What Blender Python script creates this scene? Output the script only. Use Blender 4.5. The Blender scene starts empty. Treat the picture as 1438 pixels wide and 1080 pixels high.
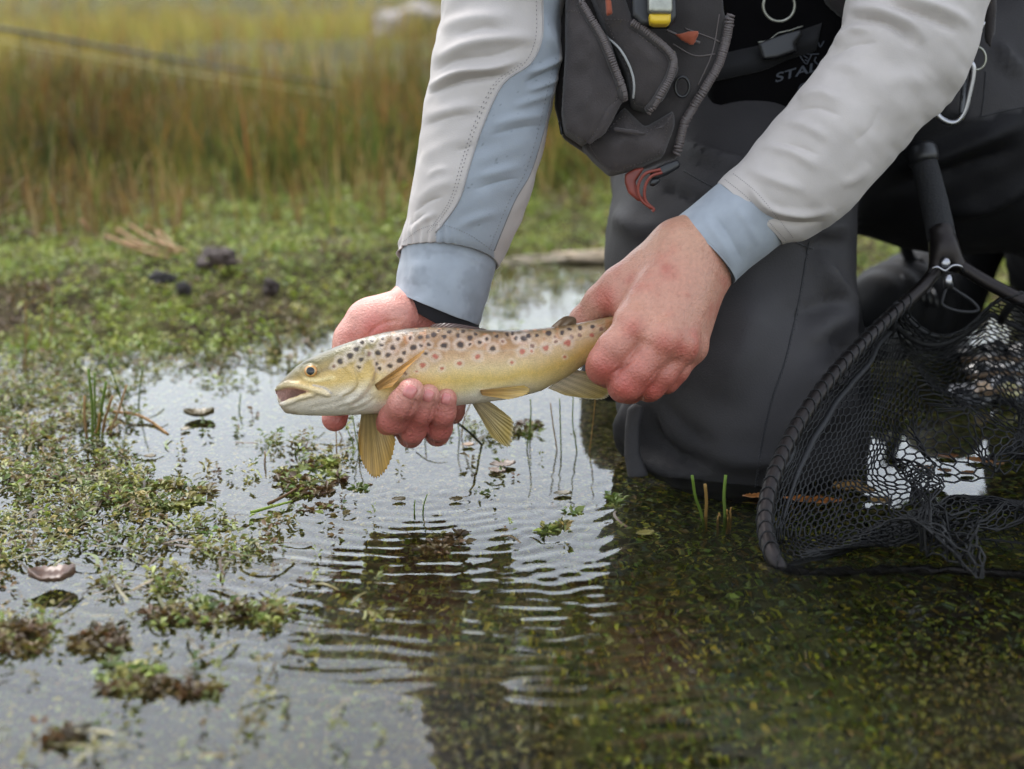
import bpy, math, random
import numpy as np
from mathutils import Vector, Matrix, noise as mnoise
from mathutils.bvhtree import BVHTree

# ------------------------------------------------------------------ camera, sky, sun, exposure
sc = bpy.context.scene
COL = sc.collection
H = 0.34                       # camera height over the water
TH = math.radians(15.6)        # pitch down
F = 1438 * 50.0 / 36.0         # focal length in photograph pixels
CT, ST = math.cos(TH), math.sin(TH)

cam = bpy.data.cameras.new('camera')
cam_ob = bpy.data.objects.new('camera', cam)
COL.objects.link(cam_ob)
cam_ob.location = (0, 0, H)
cam_ob.rotation_euler = (math.pi / 2 - TH, 0, 0)
cam.lens = 50
cam.sensor_width = 36
cam.sensor_fit = 'HORIZONTAL'
cam.clip_start = 0.02
cam.clip_end = 3000
cam.dof.use_dof = True
cam.dof.focus_distance = 0.955
cam.dof.aperture_fstop = 4.6
cam.dof.aperture_blades = 9
sc.camera = cam_ob

SUN_EL, SUN_ROT = math.radians(60), math.radians(-25)
world = bpy.data.worlds.new('World')
sc.world = world
world.use_nodes = True
wn = world.node_tree
bg = wn.nodes['Background']
sky = wn.nodes.new('ShaderNodeTexSky')
sky.sky_type = 'NISHITA'
sky.sun_disc = False
sky.sun_elevation = SUN_EL
sky.sun_rotation = SUN_ROT
sky.air_density = 1.4
sky.dust_density = 1.8
hsv = wn.nodes.new('ShaderNodeHueSaturation')      # a closed cloud layer: the sky's colour washed out
hsv.inputs['Saturation'].default_value = 0.42
wn.links.new(sky.outputs[0], hsv.inputs['Color'])
tc = wn.nodes.new('ShaderNodeTexCoord')
cn = wn.nodes.new('ShaderNodeTexNoise')
cn.inputs['Scale'].default_value = 2.2
cn.inputs['Detail'].default_value = 5
wn.links.new(tc.outputs['Generated'], cn.inputs['Vector'])
cr = wn.nodes.new('ShaderNodeMapRange')
cr.inputs['From Min'].default_value = 0.3
cr.inputs['From Max'].default_value = 0.7
cr.inputs['To Min'].default_value = 0.82
cr.inputs['To Max'].default_value = 1.18
wn.links.new(cn.outputs[0], cr.inputs[0])
mx = wn.nodes.new('ShaderNodeMix')
mx.data_type = 'RGBA'
mx.blend_type = 'MULTIPLY'
mx.inputs['Factor'].default_value = 1.0
wn.links.new(hsv.outputs[0], mx.inputs['A'])
wn.links.new(cr.outputs[0], mx.inputs['B'])
wn.links.new(mx.outputs['Result'], bg.inputs['Color'])
bg.inputs['Strength'].default_value = 0.15

sun = bpy.data.lights.new('sun', 'SUN')
sun.energy = 0.8
sun.angle = math.radians(24)
sun.color = (1.0, 0.97, 0.93)
sun_ob = bpy.data.objects.new('sun', sun)
COL.objects.link(sun_ob)
# direction towards the sun (same as the sky's): rotation measured from +Y
sd = Vector((math.sin(SUN_ROT) * math.cos(SUN_EL), math.cos(SUN_ROT) * math.cos(SUN_EL), math.sin(SUN_EL)))
sun_ob.rotation_euler = sd.to_track_quat('Z', 'Y').to_euler()
sun_ob.location = sd * 20

vs = sc.view_settings
vs.view_transform = 'Standard'
vs.look = 'None'
vs.exposure = 1.6
vs.gamma = 1.0
sc.render.engine = 'CYCLES'
sc.cycles.use_denoising = True
sc.cycles.max_bounces = 10
sc.cycles.transparent_max_bounces = 16
sc.cycles.sample_clamp_indirect = 6.0

# ------------------------------------------------------------------ helpers
rng = np.random.default_rng(7)
random.seed(7)
A = np.array

def lin(r, g, b):
    """sRGB 0..255 -> linear"""
    c = np.asarray([r, g, b], float) / 255.0
    return tuple(np.where(c <= 0.04045, c / 12.92, ((c + 0.055) / 1.055) ** 2.4))

def cm(px, py, Y):
    """a place given by its bearing from the camera and its distance Y in front (metres): camera frame, z towards camera"""
    a = (px - 719) / F; b = (540 - py) / F
    d = Y / (CT + b * ST)
    return np.array([a * d, b * d, -d])

def to_world(P):
    P = np.asarray(P, float)
    x, v, z = P[..., 0], P[..., 1], P[..., 2]
    return np.stack([x, v * ST - z * CT, H + v * CT + z * ST], -1)

def to_cam(P):
    P = np.asarray(P, float)
    x, y, z = P[..., 0], P[..., 1], P[..., 2] - H
    return np.stack([x, y * ST + z * CT, -(y * CT - z * ST)], -1)

def W(px, py, Y):
    return to_world(cm(px, py, Y))

def ground_pt(px, py, z=0.0):
    """point of the level z seen in direction px, py"""
    a = (px - 719) / F; b = (540 - py) / F
    dy, dz = CT + b * ST, b * CT - ST
    t = (z - H) / dz
    return np.array([a * t, dy * t, z])

def proj(Pw):
    c = to_cam(Pw)
    return 719 + F * c[..., 0] / -c[..., 2], 540 - F * c[..., 1] / -c[..., 2]

def vnoise(P, scale, seed=0.0):
    """cheap smooth 3d value noise, vectorised, about -1..1"""
    Q = np.asarray(P, float) * scale + seed * 17.31
    I = np.floor(Q).astype(np.int64); f = Q - I
    f = f * f * (3 - 2 * f)
    def h(i, j, k):
        n = (i * 374761393 + j * 668265263 + k * 2147483647 + int(seed * 101)) & 0x7fffffff
        n = ((n ^ (n >> 13)) * 1274126177) & 0x7fffffff
        n = n ^ (n >> 16)
        return (n & 0xffff) / 32767.5 - 1
    i, j, k = I[..., 0], I[..., 1], I[..., 2]
    x, y, z = f[..., 0], f[..., 1], f[..., 2]
    c = 0
    for a in (0, 1):
        for b in (0, 1):
            for d in (0, 1):
                c = c + h(i + a, j + b, k + d) * (x if a else 1 - x) * (y if b else 1 - y) * (z if d else 1 - z)
    return c

def sstep(a, b, x):
    t = np.clip((x - a) / (b - a), 0, 1)
    return t * t * (3 - 2 * t)

def mk(name, verts, faces, mat, parent=None, smooth=True, col=None, cam_space=False, fmat=None):
    verts = np.asarray(verts, float)
    if cam_space:
        verts = to_world(verts)
    me = bpy.data.meshes.new(name)
    faces = np.asarray(faces) if not isinstance(faces, list) else faces
    if isinstance(faces, np.ndarray):
        n, k = faces.shape
        me.vertices.add(len(verts)); me.vertices.foreach_set('co', verts.astype(np.float32).ravel())
        me.loops.add(n * k); me.loops.foreach_set('vertex_index', faces.astype(np.int32).ravel())
        me.polygons.add(n)
        me.polygons.foreach_set('loop_start', np.arange(0, n * k, k, dtype=np.int32))
        me.update(calc_edges=True)
        me.validate()
    else:
        me.from_pydata(verts.tolist(), [], faces)
        me.update()
    if smooth:
        me.polygons.foreach_set('use_smooth', np.ones(len(me.polygons), bool))
    mats = mat if isinstance(mat, (list, tuple)) else [mat]
    for m in mats:
        me.materials.append(m)
    if fmat is not None:
        me.polygons.foreach_set('material_index', np.asarray(fmat, np.int32))
    if col is not None:
        at = me.color_attributes.new('Col', 'FLOAT_COLOR', 'POINT')
        c = np.ones((len(verts), 4), np.float32); c[:, :3] = col
        at.data.foreach_set('color', c.ravel())
    ob = bpy.data.objects.new(name, me)
    COL.objects.link(ob)
    if parent is not None:
        ob.parent = parent
        ob.matrix_parent_inverse = parent.matrix_world.inverted() if parent.type != 'EMPTY' else Matrix.Translation(-parent.location)
    return ob

def tag(o, label, cat, group=None):
    o['label'] = label; o['category'] = cat
    if group: o['group'] = group
    return o

def struct(o, kind='structure', label=None):
    o['kind'] = kind
    if label: o['label'] = label
    return o

def empty(name, loc, label=None, cat=None, group=None):
    o = bpy.data.objects.new(name, None)
    COL.objects.link(o)
    o.location = tuple(loc); o.empty_display_size = 0.02
    if label: tag(o, label, cat, group)
    return o

def catmull(P, n):
    """smooth curve through rows of P, n samples"""
    P = np.asarray(P, float)
    m = len(P)
    if m == 2:
        t = np.linspace(0, 1, n)[:, None]
        return P[0] * (1 - t) + P[1] * t
    Q = np.vstack([2 * P[0] - P[1], P, 2 * P[-1] - P[-2]])
    t = np.linspace(0, m - 1, n); i = np.minimum(t.astype(int), m - 2); u = (t - i)[:, None]
    p0, p1, p2, p3 = Q[i], Q[i + 1], Q[i + 2], Q[i + 3]
    return 0.5 * ((2 * p1) + (-p0 + p2) * u + (2 * p0 - 5 * p1 + 4 * p2 - p3) * u ** 2 + (-p0 + 3 * p1 - 3 * p2 + p3) * u ** 3)

def tube(P, r, n=8, closed=False):
    """tube along the points P with radius r (scalar or per point)"""
    P = np.asarray(P, float); m = len(P)
    r = np.broadcast_to(np.asarray(r, float), (m,))
    if closed:
        T = np.roll(P, -1, 0) - np.roll(P, 1, 0)
    else:
        T = np.gradient(P, axis=0)
    T /= np.linalg.norm(T, axis=1, keepdims=True) + 1e-12
    ref = np.array([0.0, 0, 1]) if abs(T[0, 2]) < 0.9 else np.array([1.0, 0, 0])
    n1 = np.cross(T[0], ref); n1 /= np.linalg.norm(n1)
    N = [n1]
    for k in range(1, m):
        v = N[-1] - T[k] * np.dot(N[-1], T[k]); N.append(v / (np.linalg.norm(v) + 1e-12))
    N = np.array(N); B = np.cross(T, N)
    a = np.linspace(0, 2 * math.pi, n, endpoint=False)
    V = P[:, None] + r[:, None, None] * (np.cos(a)[None, :, None] * N[:, None] + np.sin(a)[None, :, None] * B[:, None])
    V = V.reshape(-1, 3)
    fs = []
    mm = m if closed else m - 1
    for i in range(mm):
        for j in range(n):
            i2 = (i + 1) % m; j2 = (j + 1) % n
            fs.append([i * n + j, i * n + j2, i2 * n + j2, i2 * n + j])
    if not closed:
        fs.append(list(range(n))[::-1]); fs.append([(m - 1) * n + j for j in range(n)])
    return V, fs

def merge(parts):
    V, Fs, o = [], [], 0
    for v, f in parts:
        V.append(v); Fs += [[i + o for i in q] for q in f]; o += len(v)
    return np.vstack(V), Fs

# ---- signed-distance modelling: capsules and pads blended on a grid, then skinned
class Field:
    def __init__(s, lo, hi, h):
        s.lo = np.asarray(lo, float); s.h = h
        s.n = np.ceil((np.asarray(hi) - s.lo) / h).astype(int) + 1
        s.F = np.full(s.n, 1.0, np.float32)
    def like(s):
        o = Field.__new__(Field); o.lo, o.h, o.n = s.lo, s.h, s.n; o.F = np.full(s.n, 1.0, np.float32); return o
    def grid(s, lo, hi):
        i0 = np.clip(np.floor((lo - s.lo) / s.h).astype(int), 0, s.n - 1)
        i1 = np.clip(np.ceil((hi - s.lo) / s.h).astype(int) + 1, 1, s.n)
        if np.any(i1 <= i0): return None
        ax = [s.lo[k] + s.h * np.arange(i0[k], i1[k]) for k in range(3)]
        g = np.stack(np.meshgrid(*ax, indexing='ij'), -1)
        return (slice(i0[0], i1[0]), slice(i0[1], i1[1]), slice(i0[2], i1[2])), g
    def put(s, sl, d, k, sub=False):
        f = s.F[sl]
        d = d.astype(np.float32)
        if sub:
            if k > 0:
                q = np.maximum(k - np.abs(-d - f), 0) / k
                s.F[sl] = np.maximum(f, -d) + q * q * k * 0.25
            else:
                s.F[sl] = np.maximum(f, -d)
        elif k > 0:
            q = np.maximum(k - np.abs(d - f), 0) / k
            s.F[sl] = np.minimum(f, d) - q * q * k * 0.25
        else:
            s.F[sl] = np.minimum(f, d)
    def cap(s, a, b, ra, rb=None, k=0.004, sub=False):
        a = np.asarray(a, float); b = np.asarray(b, float); rb = ra if rb is None else rb
        m = max(ra, rb) + k + 4 * s.h
        got = s.grid(np.minimum(a, b) - m, np.maximum(a, b) + m)
        if got is None: return
        sl, g = got
        ab = b - a; L = float(ab @ ab) + 1e-12
        t = np.clip(((g - a) @ ab) / L, 0, 1)
        d = np.linalg.norm(g - a - t[..., None] * ab, axis=-1) - (ra + (rb - ra) * t)
        s.put(sl, d, k, sub)
    def chain(s, P, R, k=0.004, sub=False):
        for i in range(len(P) - 1):
            s.cap(P[i], P[i + 1], R[i], R[i + 1], k, sub)
    def ell(s, c, rad, rot=None, k=0.004, sub=False):
        c = np.asarray(c, float); rad = np.asarray(rad, float)
        m = rad.max() + k + 4 * s.h
        got = s.grid(c - m, c + m)
        if got is None: return
        sl, g = got
        q = g - c
        if rot is not None: q = q @ np.asarray(rot)       # columns of rot: axes
        d = (np.linalg.norm(q / rad, axis=-1) - 1) * rad.min()
        s.put(sl, d, k, sub)
    def join(s, o, k):
        s.put((slice(None),) * 3, o.F, k)
    def mesh(s, smooth=2):
        return surface_nets(s.F, s.lo, s.h, smooth)

def surface_nets(Fd, lo, h, smooth=2):
    ins = Fd < 0
    nx, ny, nz = Fd.shape
    cnt = np.zeros((nx - 1, ny - 1, nz - 1), np.int8)
    offs = [(a, b, c) for a in (0, 1) for b in (0, 1) for c in (0, 1)]
    for a, b, c in offs:
        cnt += ins[a:nx - 1 + a, b:ny - 1 + b, c:nz - 1 + c]
    act = np.argwhere((cnt > 0) & (cnt < 8))
    idx = np.full(cnt.shape, -1, np.int32)
    idx[act[:, 0], act[:, 1], act[:, 2]] = np.arange(len(act))
    vals = np.stack([Fd[act[:, 0] + a, act[:, 1] + b, act[:, 2] + c] for a, b, c in offs], 1)
    O = np.array(offs, float)
    acc = np.zeros((len(act), 3)); num = np.zeros(len(act))
    for i in range(8):
        for j in range(i + 1, 8):
            if np.abs(O[i] - O[j]).sum() != 1: continue
            vi, vj = vals[:, i], vals[:, j]
            m = (vi < 0) != (vj < 0)
            t = np.where(m, vi / np.where(m, vi - vj, 1), 0)
            acc[m] += (O[i] + t[:, None] * (O[j] - O[i]))[m]; num[m] += 1
    V = lo + h * (act + acc / np.maximum(num, 1)[:, None])
    quads = []
    for ax in range(3):
        sl0 = [slice(None)] * 3; sl1 = [slice(None)] * 3
        sl0[ax] = slice(0, -1); sl1[ax] = slice(1, None)
        a0, a1 = ins[tuple(sl0)], ins[tuple(sl1)]
        e = np.argwhere(a0 != a1)
        u, w = (ax + 1) % 3, (ax + 2) % 3
        e = e[(e[:, u] > 0) & (e[:, w] > 0) & (e[:, u] < Fd.shape[u] - 1) & (e[:, w] < Fd.shape[w] - 1)]
        st = a0[e[:, 0], e[:, 1], e[:, 2]]
        def at(du, dw):
            q = e.copy(); q[:, u] += du; q[:, w] += dw
            return idx[q[:, 0], q[:, 1], q[:, 2]]
        q = np.stack([at(-1, -1), at(0, -1), at(0, 0), at(-1, 0)], 1)
        q[~st] = q[~st][:, ::-1]
        quads.append(q)
    Q = np.vstack(quads)
    Q = Q[(Q >= 0).all(1)]
    if smooth:
        E = np.vstack([Q[:, [0, 1]], Q[:, [1, 2]], Q[:, [2, 3]], Q[:, [3, 0]]])
        n = len(V)
        deg = np.bincount(E[:, 0], minlength=n) + np.bincount(E[:, 1], minlength=n)
        deg = np.maximum(deg, 1)[:, None]
        for it in range(smooth * 2):
            S = np.zeros_like(V)
            for k in range(3):
                S[:, k] = np.bincount(E[:, 0], V[E[:, 1], k], n) + np.bincount(E[:, 1], V[E[:, 0], k], n)
            V = V + (0.5 if it % 2 == 0 else -0.48) * (S / deg - V)
    return V, Q

def vert_normals(V, Q):
    fn = np.cross(V[Q[:, 2]] - V[Q[:, 0]], V[Q[:, 3]] - V[Q[:, 1]])
    N = np.zeros_like(V)
    for k in range(4):
        for c in range(3):
            N[:, c] += np.bincount(Q[:, k], fn[:, c], len(V))
    return N / (np.linalg.norm(N, axis=1, keepdims=True) + 1e-12)

def poly_dist(px, py, P):
    """distance of points to a polyline (pixels), and the parameter 0..1 along it"""
    P = np.asarray(P, float)
    best = np.full(px.shape, 1e9); bt = np.zeros(px.shape)
    L = np.concatenate([[0], np.cumsum(np.linalg.norm(np.diff(P, axis=0), axis=1))])
    for i in range(len(P) - 1):
        a, b = P[i], P[i + 1]; ab = b - a; l2 = ab @ ab + 1e-9
        t = np.clip(((px - a[0]) * ab[0] + (py - a[1]) * ab[1]) / l2, 0, 1)
        d = np.hypot(px - a[0] - t * ab[0], py - a[1] - t * ab[1])
        m = d < best
        best = np.where(m, d, best); bt = np.where(m, (L[i] + t * math.sqrt(l2)) / L[-1], bt)
    return best, bt

def inside_poly(px, py, P):
    P = np.asarray(P, float); r = np.zeros(px.shape, bool)
    j = len(P) - 1
    for i in range(len(P)):
        xi, yi = P[i]; xj, yj = P[j]
        c = ((yi > py) != (yj > py)) & (px < (xj - xi) * (py - yi) / (yj - yi + 1e-12) + xi)
        r ^= c; j = i
    return r

def apply_folds(V, N, folds):
    """raise ridges (amp>0) or press creases (amp<0) along lines on the side of a cloth that faces the front. V, N in the camera frame."""
    px = 719 + F * V[:, 0] / -V[:, 2]; py = 540 - F * V[:, 1] / -V[:, 2]
    vd = -V / np.linalg.norm(V, axis=1, keepdims=True)
    wf = np.clip((N * vd).sum(1) * 2.0 + 0.3, 0, 1)
    D = np.zeros(len(V))
    for line, wd, amp in folds:
        lo = np.min(line, 0) - 4 * wd; hi = np.max(line, 0) + 4 * wd
        m = np.where((px > lo[0]) & (px < hi[0]) & (py > lo[1]) & (py < hi[1]) & (wf > 0))[0]
        if len(m) == 0: continue
        d, t = poly_dist(px[m], py[m], catmull(line, 12))
        tp = np.clip(4 * t * (1 - t) + 0.12, 0, 1)
        D[m] += amp * (np.exp(-(d / wd) ** 2) if amp > 0 else np.exp(-d / (.75 * wd))) * tp * wf[m]
    return V + N * D[:, None]

def bvh_of(ob):
    me = ob.data
    v = np.empty(len(me.vertices) * 3); me.vertices.foreach_get('co', v)
    v = v.reshape(-1, 3)
    return BVHTree.FromPolygons([Vector(q) for q in v], [tuple(p.vertices) for p in me.polygons])

def hit(bvh, px, py, lift=0.0, skip=0.0):
    d = Vector(to_world(cm(px, py, 1.0)) - np.array([0, 0, H])).normalized()
    o = Vector((0, 0, H)) + d * skip
    loc, nrm, i, dist = bvh.ray_cast(o, d)
    if loc is None: return None
    if nrm.dot(d) > 0: nrm = -nrm
    return np.array(loc + nrm * lift), np.array(nrm)

def line_on(bvh, pts, n, lift=0.0004):
    out = []
    for p in catmull(pts, n):
        h = hit(bvh, p[0], p[1], lift)
        if h is not None: out.append(h[0])
    return np.array(out)

# ------------------------------------------------------------------ materials
def nodes_of(name):
    m = bpy.data.materials.new(name); m.use_nodes = True
    return m, m.node_tree, m.node_tree.nodes['Principled BSDF']

def material(name, color=(0.5, 0.5, 0.5), rough=0.6, var=0.15, vscale=40, bump=0.0, bscale=300, metal=0.0, spec=0.5,
             use_col=False, sss=0.0, sss_rad=(0.01, 0.004, 0.002), coat=0.0, transl=0.0, sheen=0.0, bump2=None, rvar=0.0):
    m, nt, p = nodes_of(name)
    L = nt.links.new
    tcn = nt.nodes.new('ShaderNodeTexCoord')
    geo = tcn.outputs['Object']
    if use_col:
        at = nt.nodes.new('ShaderNodeAttribute'); at.attribute_name = 'Col'
        base = at.outputs['Color']
    else:
        rgb = nt.nodes.new('ShaderNodeRGB'); rgb.outputs[0].default_value = (*color, 1)
        base = rgb.outputs[0]
    nz = nt.nodes.new('ShaderNodeTexNoise'); nz.inputs['Scale'].default_value = vscale; nz.inputs['Detail'].default_value = 6
    L(geo, nz.inputs['Vector'])
    if var > 0:
        mr = nt.nodes.new('ShaderNodeMapRange')
        mr.inputs['From Min'].default_value = 0.25; mr.inputs['From Max'].default_value = 0.75
        mr.inputs['To Min'].default_value = 1 - var; mr.inputs['To Max'].default_value = 1 + var
        L(nz.outputs[0], mr.inputs[0])
        mu = nt.nodes.new('ShaderNodeMix'); mu.data_type = 'RGBA'; mu.blend_type = 'MULTIPLY'
        mu.inputs['Factor'].default_value = 1
        L(base, mu.inputs['A']); L(mr.outputs[0], mu.inputs['B'])
        base = mu.outputs['Result']
    L(base, p.inputs['Base Color'])
    p.inputs['Roughness'].default_value = rough
    if rvar > 0:
        r2 = nt.nodes.new('ShaderNodeMapRange')
        r2.inputs['To Min'].default_value = rough - rvar; r2.inputs['To Max'].default_value = rough + rvar
        r2.inputs['From Min'].default_value = 0.3; r2.inputs['From Max'].default_value = 0.7
        L(nz.outputs[0], r2.inputs[0]); L(r2.outputs[0], p.inputs['Roughness'])
    p.inputs['Metallic'].default_value = metal
    p.inputs['Specular IOR Level'].default_value = spec
    p.inputs['Coat Weight'].default_value = coat
    p.inputs['Coat Roughness'].default_value = 0.12
    p.inputs['Sheen Weight'].default_value = sheen
    if sss > 0:
        p.inputs['Subsurface Weight'].default_value = sss
        p.inputs['Subsurface Radius'].default_value = sss_rad
        p.inputs['Subsurface Scale'].default_value = 1.0
    if bump > 0:
        bz = nt.nodes.new('ShaderNodeTexNoise'); bz.inputs['Scale'].default_value = bscale; bz.inputs['Detail'].default_value = 4
        L(geo, bz.inputs['Vector'])
        bp = nt.nodes.new('ShaderNodeBump'); bp.inputs['Strength'].default_value = 1.0; bp.inputs['Distance'].default_value = bump
        L(bz.outputs[0], bp.inputs['Height'])
        last = bp
        if bump2:
            vz = nt.nodes.new('ShaderNodeTexVoronoi'); vz.inputs['Scale'].default_value = bump2[1]
            L(geo, vz.inputs['Vector'])
            b2 = nt.nodes.new('ShaderNodeBump'); b2.inputs['Distance'].default_value = bump2[0]; b2.inputs['Strength'].default_value = 1.0
            L(vz.outputs['Distance'], b2.inputs['Height']); L(bp.outputs[0], b2.inputs['Normal'])
            last = b2
        L(last.outputs[0], p.inputs['Normal'])
    if transl > 0:
        tr = nt.nodes.new('ShaderNodeBsdfTranslucent'); L(base, tr.inputs['Color'])
        ms = nt.nodes.new('ShaderNodeMixShader'); ms.inputs[0].default_value = transl
        out = nt.nodes['Material Output']
        L(p.outputs[0], ms.inputs[1]); L(tr.outputs[0], ms.inputs[2]); L(ms.outputs[0], out.inputs['Surface'])
    return m
# ================================================================== the ground, the pond, the plants
SHORE = A([ground_pt(x, y) for x, y in ((-900, 500), (0, 492), (200, 484), (380, 472), (470, 446), (560, 410), (640, 372), (720, 352), (860, 347), (1000, 350), (1150, 380), (1250, 400), (1438, 430), (2600, 470))])
so = np.argsort(SHORE[:, 0]); SHORE = SHORE[so]

def shore(x):
    return np.interp(x, SHORE[:, 0], SHORE[:, 1])

def land_z(x, y):
    P = np.stack([x, y, 0 * x], -1)
    s = shore(x) + 0.05 * vnoise(P, 4, 1) + 0.02 * vnoise(P, 15, 2)
    t = y - s
    depth = np.interp(x, [-0.5, -0.15, 0.05, 0.25], [0.035, 0.045, 0.085, 0.10])
    near = np.interp(y, [0.3, 0.62, 0.9], [1.5, 1.25, 1.0])
    wet = -0.006 - (depth * near - 0.006) * sstep(0, 0.45, -t) + 0.006 * vnoise(P, 9, 3)
    dry = 0.006 + 0.030 * sstep(0, 0.22, t) + 0.012 * vnoise(P, 6, 4) * sstep(0, .4, t) + 0.006 * vnoise(P, 19, 5)
    far = np.maximum(y - 2.3, 0)
    dry = dry + far * 0.012 + 0.10 * vnoise(P, 0.55, 6) * sstep(0.2, 3, far) + sstep(30, 300, y) * 26 * (1 + 0.4 * vnoise(P, 0.008, 7))
    return np.where(t < 0, wet, dry)

def axis(fine_lo, fine_hi, step, lo, hi, g=1.13):
    a = list(np.arange(fine_lo, fine_hi, step))
    s, v = step, a[-1]
    while v < hi: s *= g; v += s; a.append(v)
    s, v = step, a[0]; b = []
    while v > lo: s *= g; v -= s; b.append(v)
    return np.array(b[::-1] + a)

def sheet(xs, ys, zf):
    X, Y = np.meshgrid(xs, ys, indexing='xy')
    Z = zf(X, Y)
    V = np.stack([X, Y, Z], -1).reshape(-1, 3)
    nx, ny = len(xs), len(ys)
    i = np.arange(nx - 1)[None, :] + nx * np.arange(ny - 1)[:, None]
    Q = np.stack([i, i + 1, i + 1 + nx, i + nx], -1).reshape(-1, 4)
    return V, Q

m, nt, p = nodes_of('wet_earth')
L = nt.links.new
tcn = nt.nodes.new('ShaderNodeTexCoord')
n1 = nt.nodes.new('ShaderNodeTexNoise'); n1.inputs['Scale'].default_value = 9; n1.inputs['Detail'].default_value = 9
n2 = nt.nodes.new('ShaderNodeTexNoise'); n2.inputs['Scale'].default_value = 70; n2.inputs['Detail'].default_value = 5
L(tcn.outputs['Object'], n1.inputs[0]); L(tcn.outputs['Object'], n2.inputs[0])
rp = nt.nodes.new('ShaderNodeValToRGB')
rp.color_ramp.elements[0].position = 0.33; rp.color_ramp.elements[0].color = (0.035, 0.026, 0.014, 1)
rp.color_ramp.elements[1].position = 0.68; rp.color_ramp.elements[1].color = (0.10, 0.105, 0.03, 1)
e = rp.color_ramp.elements.new(0.5); e.color = (0.06, 0.055, 0.022, 1)
L(n1.outputs[0], rp.inputs[0])
mm_ = nt.nodes.new('ShaderNodeMix'); mm_.data_type = 'RGBA'; mm_.blend_type = 'OVERLAY'; mm_.inputs['Factor'].default_value = 0.8
L(rp.outputs[0], mm_.inputs['A']); L(n2.outputs[0], mm_.inputs['B'])
L(mm_.outputs['Result'], p.inputs['Base Color'])
p.inputs['Roughness'].default_value = 0.95
p.inputs['Specular IOR Level'].default_value = 0.1
bp = nt.nodes.new('ShaderNodeBump'); bp.inputs['Distance'].default_value = 0.006; bp.inputs['Strength'].default_value = 1
L(n2.outputs[0], bp.inputs['Height']); L(bp.outputs[0], p.inputs['Normal'])
M_EARTH = m

xs = axis(-1.1, 1.1, 0.02, -400, 400, 1.15)
ys = axis(0.2, 3.2, 0.02, -8, 700, 1.12)
V, Q = sheet(xs, ys, land_z)
struct(mk('ground', V, Q, M_EARTH), label='muddy pond bed rising to a grassy bank and moor')

# ---- water: rings running out from under the dripping hand and from the knee, over a light chop
rsrc = [(ground_pt(600, 668), 0.0135, 0.00018, 0.19, 0.17), (ground_pt(745, 655), 0.0120, 0.00015, 0.20, 0.17), (ground_pt(470, 655), 0.0128, 0.00012, 0.18, 0.15), (ground_pt(872, 690), 0.0115, 0.00013, 0.15, 0.15), (ground_pt(640, 700), 0.0092, 0.00007, 0.13, 0.12),
        (ground_pt(700, 640), 0.0185, 0.00016, 0.24, 0.22), (ground_pt(535, 700), 0.011, 0.00009, 0.07, 0.07), (ground_pt(930, 690), 0.0135, 0.00008, 0.12, 0.12)]
chop = []
r2 = np.random.default_rng(3)
for k in range(26):
    lam = r2.uniform(0.018, 0.09); a = r2.normal(math.pi / 2, 0.75)
    chop.append((2 * math.pi / lam * math.cos(a), 2 * math.pi / lam * math.sin(a), r2.uniform(0, 6.28), lam * 0.0011))

def water_z(x, y):
    P = np.stack([x, y, 0 * x], -1)
    wob = 0.012 * vnoise(P, 7, 8) + 0.006 * vnoise(P, 22, 9) + 0.002 * vnoise(P, 55, 13)
    z = np.zeros_like(x)
    for c, lam, amp, r0, wd in rsrc:
        r = np.hypot(x - c[0], (y - c[1])) + wob
        front = np.clip(0.35 + (c[1] - y) / (np.abs(r) + 0.02), 0.12, 1)
        z += amp * np.cos(2 * math.pi * r / lam) * np.exp(-((r - r0) / wd) ** 2) * front * np.clip(0.72 + 1.0 * vnoise(P * A([.6, 1, 1]), 15, 10 + lam * 500) + .5 * vnoise(P * A([.5, 1, 1]), 40, 12), .05, 2)
    calm = 0.55 + 0.75 * np.exp(-(((x + 0.02) / 0.22) ** 2)) + 0.25 * vnoise(P, 5, 11)
    calm = calm * np.interp(y, [0.55, 0.75, 0.95, 1.6], [0.55, 0.9, 0.55, 0.6])
    for kx, ky, ph, amp in chop:
        z += amp * np.sin(kx * x + ky * y + ph) * 0.34 * calm
    # the surface climbs the cloth of the knee a little
    k = ground_pt(1037, 650)
    return z + 0.0012 * np.exp(-((np.hypot(x - 0.178, y - 1.045) - 0.086) / 0.006) ** 2)

m, nt, p = nodes_of('pond_water')
p.inputs['Base Color'].default_value = (0.95, 0.97, 0.93, 1)
p.inputs['Roughness'].default_value = 0.015
p.inputs['IOR'].default_value = 1.34
p.inputs['Transmission Weight'].default_value = 1.0
M_WATER = m
xs = axis(-0.45, 0.62, 0.0042, -60, 60, 1.16)
ys = axis(0.50, 1.12, 0.0026, -6, 2.4, 1.05)
V, Q = sheet(xs, ys, water_z)
struct(mk('water', V, Q, M_WATER), label='shallow rippled pond water mirroring a pale sky')

# ---- foliage helpers
def leaf_mesh(P, D, ln, wd, fold=0.25):
    """one folded four-point leaf for each row"""
    n = len(P)
    D = D / (np.linalg.norm(D, axis=1, keepdims=True) + 1e-9)
    R = rng.normal(size=(n, 3)); R[:, 2] = np.abs(R[:, 2]) + 1.2
    S = np.cross(D, R); S /= np.linalg.norm(S, axis=1, keepdims=True) + 1e-9
    U = np.cross(S, D)
    mid = P + D * (ln * 0.52)[:, None] + U * (ln * fold * 0.3)[:, None]
    tip = P + D * ln[:, None] - U * (ln * 0.12)[:, None]
    l = mid + S * (wd / 2)[:, None] + U * (wd * fold)[:, None]
    r = mid - S * (wd / 2)[:, None] + U * (wd * fold)[:, None]
    V = np.stack([P, l, tip, r], 1).reshape(-1, 3)
    b = 4 * np.arange(n)[:, None]
    T = np.concatenate([b + A([[0, 2, 1]]), b + A([[0, 3, 2]])], 0)
    return V, T

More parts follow.
